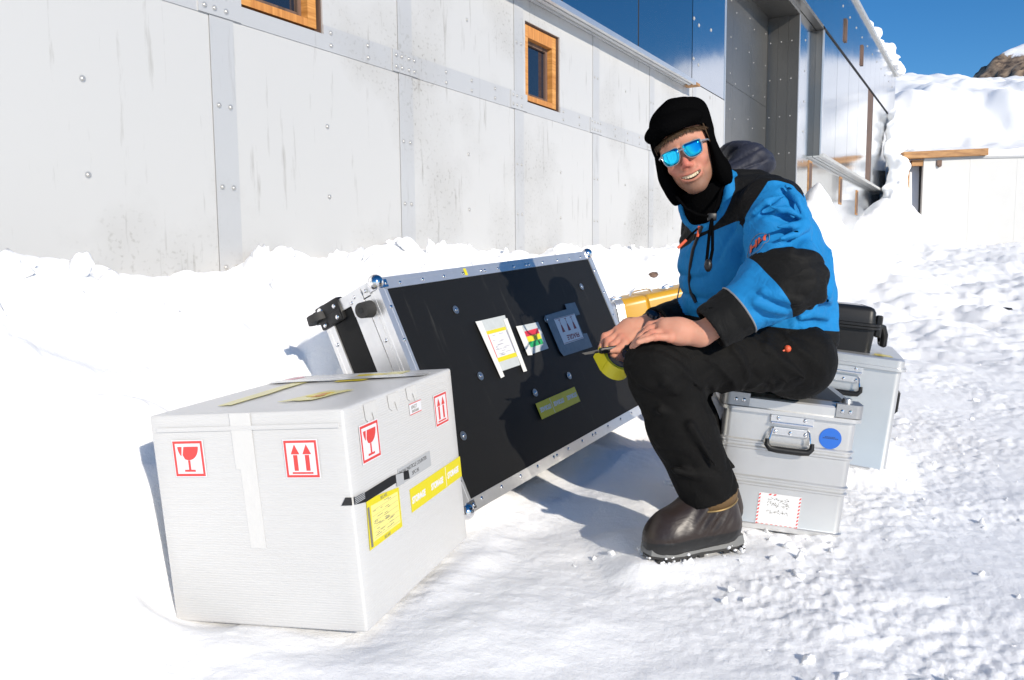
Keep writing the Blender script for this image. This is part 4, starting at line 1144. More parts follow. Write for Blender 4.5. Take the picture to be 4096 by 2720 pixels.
def alu_case(root, w, d, h, lid=.045, ribs=((.262, 1), (.150, 1)), castings=True, handle=True):
    prof = [(.0, .008), (.002, .0), (.016, .0), (.019, .006), (.022, .007)]
    for z, _ in sorted(ribs):
        for dz, i in ((-.016, .007), (-.012, .001), (-.007, .001), (-.003, .007), (.003, .007), (.007, .001), (.012, .001), (.016, .007)): prof.append((z + dz, i))
    prof += [(h - lid - .003, .007)]
    loft_obj('body', rr_loft(w, d, .03, prof), M_case, root)
    z0 = h - lid
    loft_obj('lid', rr_loft(w, d, .03, [(z0 - .002, .002), (z0, -.008), (z0 + .011, -.008), (z0 + .013, .0), (h - .006, .0), (h - .001, .004), (h, .010)]), M_case, root)
    if castings:
        for sx in (0, 1):
            for sy in (0, 1):
                M = T(sx * w, sy * d, 0) @ Matrix.Diagonal((1 - 2 * sx, 1 - 2 * sy, 1, 1))
                mb = MB(M); pts = [(-.004, .075), (-.004, .018)] + [(.018 - .022 * math.cos(R_(a)), .018 - .022 * math.sin(R_(a))) for a in range(0, 91, 15)] + [(.018, -.004), (.075, -.004), (.075, .012), (.03, .03), (.012, .075)]
                mb.poly(pts, .040, T(0, 0, z0 + .0135))
                mb.cyl(.016, .013, .014, T(.038, .038, h + .0135), 18)
                tag(mb.build('corner_casting', M_cast, root, False), kind='stuff')
                for dx in (.035, .058):
                    put(rv_me, 'rivet', frame((sx * w + (1 - 2 * sx) * dx, -.0045 if sy == 0 else d + .0045, z0 + .032), (1, 0, 0) if sy == 0 else (-1, 0, 0), (0, 0, 1), (0, -1 if sy == 0 else 1, 0)), root)
    if handle:
        x0 = w * .355; hz = h - .046
        mb = MB(); mb.box((x0, -.0035, hz - .022), (x0 + .125, .006, hz), bevel=.0015); hp = mb.build('handle_plate', M_alu, root)
        MB().box((x0 + .001, -.010, hz - .028), (x0 + .124, -.0036, hz - .0205), bevel=.002).build('plate_lip', M_chrome, hp)
        MB().box((x0 + .008, -.003, hz - .062), (x0 + .116, .0065, hz - .038), bevel=.0015).build('handle_plate', M_alu, root)
        for dx in (.022, .10): put(rv_me, 'rivet', FF(x0 + dx, hz - .009, .0038), root)
        for dx in (.018, .062, .106): put(rv_me, 'rivet', FF(x0 + dx, hz - .052, .0033), root)
        mb = MB(); zz = hz - .045
        mb.tube([(x0 + .012, -.004, zz + .006), (x0 + .008, -.010, zz), (x0 + .0, -.016, zz - .040), (x0 - .002, -.018, zz - .05)], .0028); mb.tube([(x0 + .112, -.004, zz + .006), (x0 + .116, -.010, zz), (x0 + .122, -.016, zz - .040), (x0 + .124, -.018, zz - .05)], .0028)
        hd = mb.build('handle_bail', M_chrome, root, True); tag(hd, kind='stuff')
        mb = MB(); mb.tube([(x0 - .004, -.018, zz - .028), (x0 - .004, -.019, zz - .045), (x0 + .006, -.020, zz - .056), (x0 + .03, -.020, zz - .058), (x0 + .095, -.020, zz - .058), (x0 + .116, -.020, zz - .056), (x0 + .126, -.019, zz - .045), (x0 + .126, -.018, zz - .028)], [.006, .008, .010, .0105, .0105, .010, .008, .006], 12)
        mb.build('grip', M_blackpl, root, True)

a1 = empty('aluminium_case', (.6024, 2.3982, .041), Euler((R_(1.46), R_(5.99), R_(-9.09)), 'XYZ'),
           'ribbed aluminium transport case that the person sits on, with blue round sticker', 'case', 'aluminium transport cases')
alu_case(a1, .40, .50, .41)
p = MB().cyl(.032, .032, .0006, FF(.322, .309, -.0055), 40).build('round_sticker', mat('sticker_blue', (.02, .13, .52), .4), a1)
mb = MB()
for k in range(9): mb.box((.300 + k * .005, .3085, 0), (.304 + k * .005, .3105, .0002), FF(0, 0, -.0050))
for k in range(6): mb.box((.306 + k * .005, .3125, 0), (.310 + k * .005, .3143, .0002), FF(0, 0, -.0050))
mb.build('sticker_print', M_ink, p)
def hazard(root, x, z, w, h):
    p = MB().box((x, z, 0), (x + w, z + h, .0005), FF(0, 0, -.0058)).build('hatched_label', mat('worn_label_paper', (.66, .66, .66), .5, var=.08, vscale=50), root)
    mb = MB(); n = 9
    for k in range(n):
        for (ax, ay, hor) in ((x + w * k / n, z + .001, 1), (x + .001, z + h * k / n, 0), (x + w - .006, z + h * k / n, 0)) + (((x + w * k / n, z + h - .006, 1),) if k in (2, 3) else ()):
            if hor: mb.poly([(ax, ay), (ax + w / n * .5, ay), (ax + w / n * .5 + .004, ay + .005), (ax + .004, ay + .005)], .0002, FF(0, 0, -.0052))
            else: mb.poly([(ax, ay), (ax + .005, ay + .004), (ax + .005, ay + .004 + h / n * .5), (ax, ay + h / n * .5)], .0002, FF(0, 0, -.0052))
    mb.build('red_hatching', M_red, p)
    mb = MB()
    for k in range(120):
        a = x + w * (.22 + .5 * random.random()); b = z + h * random.choice((.42, .45, .62, .66, .72, .80, .84)) + random.uniform(-.004, .004)
        mb.box((a, b, 0), (a + random.uniform(.0008, .004), b + random.uniform(.0008, .0025), .0002), FF(0, 0, -.0052))
    mb.build('worn_print', M_ink2, p)
hazard(a1, .140, .014, .126, .103)
# worn black top sheet with yellow label
MB().box((.06, .075, .4105), (.37, .46, .4125), bevel=.0005).build('lid_mat', M_lidfilm, a1)
MB().poly(blob([(.20, .36), (.34, .36), (.33, .45), (.2, .45)], .004), .0006, T(0, 0, .4128)).build('faded_label', M_ydeep, a1)
MB().poly(blob([(.10, .10), (.21, .09), (.22, .17), (.12, .18)], .004), .0006, T(0, 0, .4128)).build('faded_label', M_clear, a1)
a2 = empty('aluminium_case', (1.020, 3.060, .085), Euler((R_(-.84), R_(6.54), R_(-21.17)), 'XYZ'),
           'plain aluminium transport case behind the seat, carrying the black hard case', 'case', 'aluminium transport cases')
alu_case(a2, .41, .60, .44, ribs=(), castings=False)
MB().poly(blob([(.30, .05), (.37, .05), (.36, .12), (.31, .12)], .006), .0006, T(0, 0, .4406)).build('faded_label', M_ydeep, a2)
mb = MB(); mb.tube([(.416, .20, .30), (.424, .20, .29), (.424, .20, .22), (.416, .20, .21)], .006); mb.build('side_grip', M_blackpl, a2, True)

# ------------------------------------------------------------------ black hard case on the second box
pc = empty('hard_case', at(3040, 1390, 3.16), Euler((R_(-.8), R_(6.0), R_(-17)), 'XYZ'), 'small black plastic hard case lying on the rear aluminium case', 'case')
w, d, h = .415, .30, .205
loft_obj('case_bottom', rr_loft(w, d, .035, [(0, .022), (.006, .014), (.02, .010), (.115, .003), (.118, .003)]), M_blackpl, pc)
loft_obj('case_rim', rr_loft(w, d, .035, [(.1185, -.012), (.120, -.015), (.128, -.015), (.1295, -.010), (.131, -.015), (.140, -.015), (.142, -.012)]), M_blackpl, pc)
loft_obj('case_lid', rr_loft(w, d, .035, [(.1425, .003), (.15, .004), (.185, .008), (.198, .016), (.203, .026), (h, .035)], n=8), M_blackpl, pc)
MB().box((.06, .05, h + .0005), (.36, .25, h + .002), bevel=.0006).build('lid_plate', mat('grey_plate', (.5, .5, .5), .4), pc)
mb = MB(); mb.tube([(w + .012, .07, .135), (w + .030, .08, .128), (w + .042, .10, .10), (w + .046, .12, .06), (w + .046, .18, .06), (w + .042, .20, .10), (w + .030, .22, .128), (w + .012, .23, .135)], [.010, .013, .014, .013, .013, .014, .013, .010], 10)
mb.build('carry_handle', M_blackpl, pc, True)
MB().box((w - .004, .03, .09), (w + .020, .06, .175), bevel=.006).build('latch', M_blackpl, pc)
MB().box((w - .004, .24, .09), (w + .020, .27, .175), bevel=.006).build('latch', M_blackpl, pc)

# ------------------------------------------------------------------ yellow case beyond the person
M_yc = mat('yellow_gelcoat', (.56, .30, .022), .35, var=.06, vscale=8, bump=.08, bscale=15)
yc = empty('yellow_case', at(2535, 1590, 4.05), Euler((R_(-2), R_(-11), R_(12)), 'XYZ'), 'yellow hard case with silver joint band standing behind the flight case', 'case')
# local x: from the silver band to the right, y: back, z: up
def side_loft(prof, w, d, r, n=6):
    bm = rr_loft(w, d, r, prof, n=n)
    for v in bm.verts: v.co = Vector((v.co.z, v.co.y, v.co.x))
    return bm
H_, D_ = .50, .34
loft_obj('shell', side_loft([(.044, .002), (.052, .0), (.16, .003), (.17, .011), (.18, .003), (.52, .010), (.545, .03), (.55, .05)], H_, D_, .04), M_yc, yc)
loft_obj('joint_band', side_loft([(.0, .0), (.001, -.004), (.018, -.004), (.020, .0), (.022, -.004), (.042, -.004), (.0435, .0)], H_, D_, .04), M_alu, yc)
loft_obj('lid', side_loft([(-.05, .03), (-.04, .012), (-.002, .002), (-.001, .004)], H_, D_, .04), M_alu, yc)
for x in (.015, .30):
    mb = MB(); mb.box((x - .02, .06, H_ + .0005), (x + .045, .10, H_ + .010), bevel=.002); mb.tube([(x - .015, .07, H_ + .012), (x + .01, .07, H_ + .020), (x + .04, .07, H_ + .012)], .003); tag(mb.build('latch', M_chrome, yc, True), kind='stuff')
mb = MB(); mb.tube([(.11, .08, H_ + .002), (.12, .08, H_ + .02), (.14, .08, H_ + .028), (.20, .08, H_ + .028), (.22, .08, H_ + .02), (.23, .08, H_ + .002)], [.006, .008, .010, .010, .008, .006]); mb.build('carry_handle', M_alu, yc, True)
MB().poly(blob([(.25, .28), (.44, .27), (.44, .36), (.25, .37)], .006), .0008, FF(0, 0, .0006)).build('paper_residue', mat('torn_paper', (.62, .50, .36), .6, var=.1, vscale=30), yc)

# ------------------------------------------------------------------ odd things lying in the snow
def lump(name, c, s, m, label, cat, seed):
    V0, F0 = ico(3); d = 1 + .5 * noise3(V0[:, 0] * 1.6 + seed, V0[:, 1] * 1.6, V0[:, 2] * 1.6, seed)
    V = V0 * d[:, None] * np.array(s)
    o = link(name, np_mesh(name, V, F0), m); o.location = c; tag(o, label, cat); return o
gx = at(4035, 1003, 9.0)
gz = float(ground_height(np.array([gx.x]), np.array([gx.y]))[0])
lump('dark_bundle', (gx.x, gx.y, gz + .02), (.085, .06, .03), M_blackpl, 'small black bundle half sunk in the snow at the far right', 'bundle', 3)
wx = at(2612, 1036, 6.2); gz = float(ground_height(np.array([wx.x]), np.array([wx.y]))[0])
lump('wood_scrap', (wx.x, wx.y, gz + .015), (.035, .02, .02), M_oldwood, 'brown wood scrap on the snow bank beside the metal wall', 'wood scrap', 5)
# ------------------------------------------------------------------ the person
A3 = lambda *a: np.array(at(*a)[:])
def zone_cloth(name, cols, rough=.75, bump=.5, bscale=700, attr='zone', weave=True, sheen=.1):
    """cloth in two or three colours; the border follows a stored field"""
    m = mat(name, cols[0], rough, sheen=sheen, spec=.3)
    b = BSDF(m); a = N(m, 'ShaderNodeAttribute'); a.attribute_name = attr
    r = N(m, 'ShaderNodeValToRGB'); r.color_ramp.interpolation = 'CONSTANT'
    r.color_ramp.elements[0].position = 0; r.color_ramp.elements[0].color = (*cols[0], 1)
    r.color_ramp.elements[1].position = .5; r.color_ramp.elements[1].color = (*cols[1], 1)
    if len(cols) > 2:
        e = r.color_ramp.elements.new(.46); e.color = (*cols[2], 1)
    mr = N(m, 'ShaderNodeMapRange'); mr.inputs[1].default_value = -.06; mr.inputs[2].default_value = .06
    L(m, a.outputs['Fac'], mr.inputs[0]); L(m, mr.outputs[0], r.inputs[0])
    tc = N(m, 'ShaderNodeTexCoord'); n = N(m, 'ShaderNodeTexNoise'); n.inputs['Scale'].default_value = 9; n.inputs['Detail'].default_value = 5; L(m, tc.outputs['Object'], n.inputs['Vector'])
    vr = N(m, 'ShaderNodeMapRange'); vr.inputs[3].default_value = .80; vr.inputs[4].default_value = 1.18; L(m, n.outputs['Fac'], vr.inputs[0])
    mx = N(m, 'ShaderNodeMix'); mx.data_type = 'RGBA'; mx.blend_type = 'MULTIPLY'; mx.inputs[0].default_value = 1
    L(m, r.outputs[0], mx.inputs[6]); L(m, vr.outputs[0], mx.inputs[7]); L(m, mx.outputs[2], b.inputs['Base Color'])
    n2 = N(m, 'ShaderNodeTexNoise'); n2.inputs['Scale'].default_value = bscale; L(m, tc.outputs['Object'], n2.inputs['Vector'])
    n3 = N(m, 'ShaderNodeTexNoise'); n3.inputs['Scale'].default_value = 15; n3.inputs['Detail'].default_value = 4; n3.inputs['Distortion'].default_value = 1.4; L(m, tc.outputs['Object'], n3.inputs['Vector'])
    ad = N(m, 'ShaderNodeMath'); ad.operation = 'MULTIPLY_ADD'; ad.inputs[1].default_value = .05; L(m, n2.outputs['Fac'], ad.inputs[0]); L(m, n3.outputs['Fac'], ad.inputs[2])
    bp = N(m, 'ShaderNodeBump'); bp.inputs['Strength'].default_value = bump; bp.inputs['Distance'].default_value = .016; L(m, ad.outputs[0], bp.inputs['Height']); L(m, bp.outputs[0], b.inputs['Normal'])
    return m
M_jacket = zone_cloth('blue_and_black_jacket', ((.008, .180, .44), (.0045, .0045, .0045)), .72, sheen=.0)
BSDF(M_jacket).inputs['Specular IOR Level'].default_value = .2
M_trouser = zone_cloth('black_trousers', ((.0040, .0038, .0036), (.0040, .0038, .0036)), .75, .4, sheen=.0)
BSDF(M_trouser).inputs['Specular IOR Level'].default_value = .13
M_fleece = mat('black_fleece', (.0028, .0028, .003), 1.0, spec=.0, bump=.5, bscale=180, bdist=.004, sheen=.0)
M_navy = mat('navy_quilted_nylon', (.020, .022, .036), .6, spec=.3, bump=.5, bscale=50, bdist=.006)

def skin_material():
    m = mat('skin', (.52, .27, .18), .6, spec=.3); b = BSDF(m)
    a = N(m, 'ShaderNodeAttribute'); a.attribute_name = 'flush'
    tc = N(m, 'ShaderNodeTexCoord'); n = N(m, 'ShaderNodeTexNoise'); n.inputs['Scale'].default_value = 60; n.inputs['Detail'].default_value = 5; L(m, tc.outputs['Object'], n.inputs['Vector'])
    ad = N(m, 'ShaderNodeMath'); ad.operation = 'MULTIPLY_ADD'; ad.inputs[1].default_value = .5; ad.inputs[2].default_value = -.25; L(m, n.outputs['Fac'], ad.inputs[0])
    s = N(m, 'ShaderNodeMath'); s.operation = 'ADD'; L(m, a.outputs['Fac'], s.inputs[0]); L(m, ad.outputs[0], s.inputs[1])
    r = N(m, 'ShaderNodeValToRGB'); r.color_ramp.elements[0].color = (.50, .285, .20, 1); r.color_ramp.elements[1].color = (.50, .16, .115, 1)
    e = r.color_ramp.elements.new(.5); e.color = (.51, .225, .15, 1)
    L(m, s.outputs[0], r.inputs[0])
    a2 = N(m, 'ShaderNodeAttribute'); a2.attribute_name = 'stubble'
    mx = N(m, 'ShaderNodeMix'); mx.data_type = 'RGBA'; mx.inputs[7].default_value = (.15, .085, .055, 1); L(m, a2.outputs['Fac'], mx.inputs[0]); L(m, r.outputs[0], mx.inputs[6]); L(m, mx.outputs[2], b.inputs['Base Color'])
    bp = N(m, 'ShaderNodeBump'); bp.inputs['Strength'].default_value = .25; bp.inputs['Distance'].default_value = .001; n2 = N(m, 'ShaderNodeTexNoise'); n2.inputs['Scale'].default_value = 400; L(m, tc.outputs['Object'], n2.inputs['Vector']); L(m, n2.outputs['Fac'], bp.inputs['Height']); L(m, bp.outputs[0], b.inputs['Normal'])
    b.inputs['Subsurface Weight'].default_value = .15; b.inputs['Subsurface Radius'].default_value = (.012, .004, .002)
    return m
M_skin = skin_material()

# joints
HIP_L = A3(3190, 1452, 2.30); KNEE_L = A3(2628, 1462, 2.14); ANK_L = A3(2850, 2010, 2.235)
HIP_R = A3(3150, 1450, 2.56); KNEE_R = A3(2660, 1475, 2.52); ANK_R = A3(2875, 1930, 2.50)
SH_L = A3(3085, 834, 2.20); EL_L = A3(3138, 1112, 2.06); WR_L = A3(2815, 1335, 2.075)
SH_R = A3(2850, 850, 2.60); EL_R = A3(2850, 1240, 2.64); WR_R = A3(2596, 1300, 2.45)
NECK = A3(2880, 790, 2.39)

# head frame: x = the person's left, y = back of the head, z = up
HEAD = A3(2746, 612, 2.295)
HR = np.array((Matrix.Rotation(R_(-21), 3, 'Y') @ Matrix.Rotation(R_(-9), 3, 'Z') @ Matrix.Rotation(R_(4), 3, 'X')))
# the head looks towards the camera: its local -y is roughly world -y
yaw_to_cam = math.atan2(HEAD[0], HEAD[1])
HR = np.array(Matrix.Rotation(-yaw_to_cam, 3, 'Z')) @ HR
HS = .945
def to_head(Pw): return (Pw - HEAD) @ HR / HS
def from_head(p): return HEAD + HR @ np.asarray(p, float) * HS

def head_sdf(p):
    ax = np.abs(p[:, 0]); q = np.stack([ax, p[:, 1], p[:, 2]], 1)
    d = ell(p, (0, .018, .035), (.077, .098, .092))
    d = smin(d, ell(p, (0, -.030, -.030), (.057, .060, .086)), .04)
    d = smin(d, cap(q, (.048, .010, -.048), (.016, -.058, -.100), .016, .013), .035)
    d = smin(d, ell(p, (0, -.070, -.105), (.020, .019, .017)), .03)
    d = smin(d, ell(q, (.036, -.068, -.034), (.024, .021, .020)), .022)          # raised cheeks
    d = smin(d, cap(q, (.012, -.090, .014), (.048, -.074, .013), .010, .010), .016)   # brow
    d = smin(d, cap(p, (0, -.088, .004), (0, -.111, -.034), .0065, .0100), .012)      # nose
    d = smin(d, ell(q, (.0105, -.099, -.040), (.0085, .010, .0075)), .008)
    d = smin(d, ell(p, (0, -.086, -.066), (.030, .016, .016)), .02)
    # smiling mouth: an upturned crescent cut open, lips round it
    zc = -.074 + 9.0 * p[:, 0] ** 2
    yc = -.098 + 14.0 * p[:, 0] ** 2
    lipu = np.sqrt((p[:, 2] - zc - .0085) ** 2 + (p[:, 1] - yc) ** 2) - .0050
    lipl = np.sqrt((p[:, 2] - zc + .0095 - 3 * p[:, 0] ** 2) ** 2 + (p[:, 1] - yc - .001) ** 2) - .0058
    w = np.maximum(ax - .028, 0)
    d = smin(d, np.sqrt(np.maximum(lipu + .005, 0) ** 2 + w * w) - .005, .006)
    d = smin(d, np.sqrt(np.maximum(lipl + .0058, 0) ** 2 + w * w) - .0058, .006)
    hgt = .0066 * np.sqrt(np.clip(1 - (ax / .030) ** 2, 0, 1))
    cut = np.maximum(np.abs(p[:, 2] - zc) - hgt, np.maximum(ax - .030, np.maximum(p[:, 1] + .070, -.13 - p[:, 1])))
    d = smax(d, -cut, .004)
    # smile folds
    d = smin(d, ell(q, (.079, .012, -.012), (.008, .018, .028)), .008)               # ears
    d = smin(d, cap(p, (0, .035, -.06), (.0, .055, -.125), .052, .048), .03)           # neck
    return d

HAND_L = {
    'palm': [((2800, 1338, 2.080), .031), ((2715, 1325, 2.085), .033), ((2665, 1312, 2.09), .028)],
    'f1': [((2650, 1290, 2.125), .0125), ((2600, 1300, 2.135), .0105), ((2560, 1340, 2.125), .0095), ((2528, 1388, 2.11), .0078)],
    'f2': [((2655, 1302, 2.098), .0130), ((2598, 1316, 2.098), .0110), ((2560, 1350, 2.09), .0098), ((2535, 1384, 2.08), .0080)],
    'f3': [((2665, 1325, 2.076), .0125), ((2607, 1333, 2.070), .0105), ((2570, 1356, 2.064), .0095), ((2543, 1378, 2.058), .0078)],
    'f4': [((2680, 1350, 2.062), .0118), ((2622, 1348, 2.050), .0098), ((2585, 1358, 2.044), .0088), ((2552, 1369, 2.040), .0074)],
    'thumb': [((2745, 1330, 2.115), .017), ((2690, 1340, 2.150), .0135), ((2635, 1362, 2.165), .011), ((2600, 1378, 2.165), .0095)],
}
HAND_R = {
    'palm': [((2592, 1298, 2.45), .028), ((2520, 1320, 2.44), .034), ((2480, 1345, 2.43), .028)],
    'f1': [((2470, 1322, 2.43), .0125), ((2420, 1345, 2.42), .011), ((2405, 1390, 2.41), .0095), ((2425, 1412, 2.395), .0082)],
    'f2': [((2475, 1335, 2.41), .013), ((2432, 1362, 2.395), .011), ((2425, 1402, 2.385), .0098), ((2450, 1420, 2.385), .0084)],
    'f3': [((2485, 1352, 2.395), .0125), ((2450, 1382, 2.38), .0108), ((2450, 1418, 2.375), .0096), ((2475, 1432, 2.38), .008)],
    'f4': [((2500, 1368, 2.385), .0115), ((2475, 1402, 2.375), .010), ((2476, 1430, 2.375), .009), ((2496, 1440, 2.38), .0076)],
    'thumb': [((2540, 1330, 2.41), .017), ((2500, 1375, 2.385), .0135), ((2470, 1398, 2.365), .0115), ((2440, 1402, 2.36), .0095)],
}
for H in (HAND_L, HAND_R):
    for k in H: H[k] = [(A3(*c), r) for c, r in H[k]]
def hand_sdf(p, H, wrist, elbow):
    d = chain(p, H['palm'], .02)
    # flatten: knuckle row gives the back of the hand its width
    kn = [H[f][0][0] for f in ('f1', 'f2', 'f3', 'f4')]
    w0 = H['palm'][0][0]
    for f in ('f1', 'f2', 'f3', 'f4'):
        a = H[f][0][0]; m = w0 * .45 + a * .55
        d = smin(d, cap(p, m, a, .016, .0125), .012)
    for f in ('f1', 'f2', 'f3', 'f4', 'thumb'):
        e = chain(p, [(c_, r_ * .92) for c_, r_ in H[f]], .005)
        d = smin(d, e, .0028)
        d = smin(d, np.linalg.norm(p - H[f][1][0], axis=1) - H[f][1][1] * 1.06, .003)
    for f in ('f1', 'f2', 'f3', 'f4'):
        d = smin(d, np.linalg.norm(p - H[f][0][0], axis=1) - .0140, .004)
    d = smin(d, cap(p, w0, elbow * .5 + wrist * .5, .026, .036), .02)
    return d

def near_eval(p, f, c, r, far):
    out = np.full(len(p), far); dist = np.linalg.norm(p - c, axis=1)
    m = dist < r
    out[~m] = dist[~m] - r + far
    if m.any(): out[m] = f(p[m])
    return out

hl_c = A3(2680, 1335, 2.09); hr_c = A3(2500, 1360, 2.42)
def body_sdf(p):
    d = near_eval(p, lambda q: head_sdf(to_head(q)) * HS, HEAD, .26, .06)
    sp = [(from_head((0, .05, -.13)), .045), (NECK, .045), (A3(2980, 980, 2.42), .055), (A3(3120, 1380, 2.43), .06)]
    d = smin(d, chain(p, sp, .05), .02)
    d = smin(d, chain(p, [(A3(2960, 900, 2.42), .05), (SH_L, .05), (EL_L, .042), (WR_L, .030)], .03), .03)
    d = smin(d, chain(p, [(A3(2960, 900, 2.42), .05), (SH_R, .05), (EL_R, .042), (WR_R, .030)], .03), .03)
    d = smin(d, near_eval(p, lambda q: hand_sdf(q, HAND_L, WR_L, EL_L), hl_c, .17, .03), .006)
    d = smin(d, near_eval(p, lambda q: hand_sdf(q, HAND_R, WR_R, EL_R), hr_c, .17, .03), .006)
    for h, k, a in ((HIP_L, KNEE_L, ANK_L), (HIP_R, KNEE_R, ANK_R)):
        d = smin(d, chain(p, [(h + np.array((0, 0, .03)), .05), (k, .045), (a, .040)], .03), .03)
    return d
lo = np.minimum.reduce([HEAD, KNEE_L, ANK_L, HIP_R, HAND_R['f1'][1][0], SH_L, EL_L]) - .16; lo[2] = .02
hi = np.maximum.reduce([HEAD, HIP_L, HIP_R, SH_R, EL_R, EL_L]) + .17
V, F = sdf_mesh('person', body_sdf, lo, hi, .0032)
me = np_mesh('person', V, F)
ph = to_head(V)
fl = .35 + .9 * np.exp(-(np.linalg.norm(ph - np.array((0, -.108, -.032)), axis=1) / .022) ** 2)
for sx in (-1, 1): fl += .45 * np.exp(-(np.linalg.norm(ph - np.array((sx * .044, -.075, -.036)), axis=1) / .025) ** 2)
lips = np.exp(-((np.abs(ph[:, 2] - (-.074 + 9 * ph[:, 0] ** 2)) - .009) / .006) ** 2) * (np.abs(ph[:, 0]) < .034) * (ph[:, 1] < -.07)
fl += .35 * lips
for H in (HAND_L, HAND_R):
    for f in ('f1', 'f2', 'f3', 'f4'):
        for k in (0, 1): fl += .35 * np.exp(-(np.linalg.norm(V - H[f][k][0], axis=1) / .016) ** 2)
add_attr(me, 'flush', np.clip(fl, 0, 1))
st = .75 * sstep(-.055, -.085, ph[:, 2]) * (np.linalg.norm(ph, axis=1) < .17) + .35 * np.exp(-((ph[:, 2] + .055) / .008) ** 2) * (np.abs(ph[:, 0]) < .03) * (ph[:, 1] < -.08)
side = .7 * sstep(.045, .065, np.abs(ph[:, 0])) * sstep(-.02, -.05, ph[:, 2]) * (np.linalg.norm(ph, axis=1) < .17)
add_attr(me, 'stubble', np.clip((st + side) * (1 - .9 * lips), 0, .75))
person = link('person', me, M_skin)
tag(person, 'person in blue and black jacket and mirrored sunglasses, seated on a case holding yellow tape', 'person')

# teeth
def hmesh(mb, name, m, parent=person, smooth=True, angle=40):
    me = mb.mesh(name, smooth, angle); M = Matrix.Identity(4)
    for i in range(3):
        for j in range(3): M[i][j] = HR[i][j] * HS
        M[i][3] = HEAD[i]
    me.transform(M); return link(name, me, m, parent)
mb = MB()
for k in range(-4, 5):
    if k == 0: continue
    x = (abs(k) - .5) * .0072 * (1 if k > 0 else -1)
    z = -.074 + 9 * x * x + .003; y = -.0915 + 13 * x * x
    w = .0034 if abs(k) > 1 else .0040
    mb.box((x - w, y, z - .0058), (x + w, y + .006, z + .006), bevel=.0014)
tag(hmesh(mb, 'teeth', mat('teeth', (.72, .64, .46), .25)), kind='stuff')
mb = MB(); mb.box((-.024, -.072, -.084), (.024, -.066, -.058)); hmesh(mb, 'mouth_inside', mat('mouth_dark', (.05, .012, .010), .6))

# hair under the hat
M_hair = mat('brown_hair', (.085, .048, .022), .5, spec=.4)
mb = MB(); random.seed(11)
for k in range(620):
    a = random.uniform(-1.25, 1.25)
    rx, ry = .078, .098
    x0 = math.sin(a) * (rx - .001); y0 = .018 - math.cos(a) * (ry - .001)
    zt_ = .066 - .012 * abs(a); ln = random.uniform(.008, .026) * (1 - .15 * abs(a)) * (1.0 if a < .1 else .75)
    sw = random.uniform(-.012, .016)
    nx, ny = math.sin(a), -math.cos(a)
    o = random.uniform(.0, .004)
    mb.tube([(x0 * .93 + nx * o, y0 * .93 + .004 + ny * o, zt_ + .004), (x0 + nx * (.004 + o) + sw * .4, y0 + ny * (.004 + o), zt_ - ln * .5), (x0 + nx * (.002 + o) + sw, y0 + ny * (.003 + o), zt_ - ln)], [.0011, .0009, .0003], 4)
for s in (-1, 1):
    for k in range(60):
        z = random.uniform(-.02, .05); mb.tube([(s * .079, -.030 + random.uniform(-.008, .02), z + .01), (s * (.080), -.034 + random.uniform(-.004, .014), z - .012)], [.0016, .0006], 4)
tag(hmesh(mb, 'hair', M_hair), kind='stuff')
mb = MB()
for s in (-1, 1):
    for k in range(46):
        x = random.uniform(.014, .050); z = .016 + .004 * math.sin((x - .014) / .036 * 3.0); y = -.0985 + 9 * (x - .012) ** 2 + .0005
        mb.tube([(s * x, y - .001, z), (s * (x + .006), y - .0012 + .003, z + random.uniform(.0, .005))], [.0013, .0004], 4)
tag(hmesh(mb, 'eyebrows', M_hair), kind='stuff')

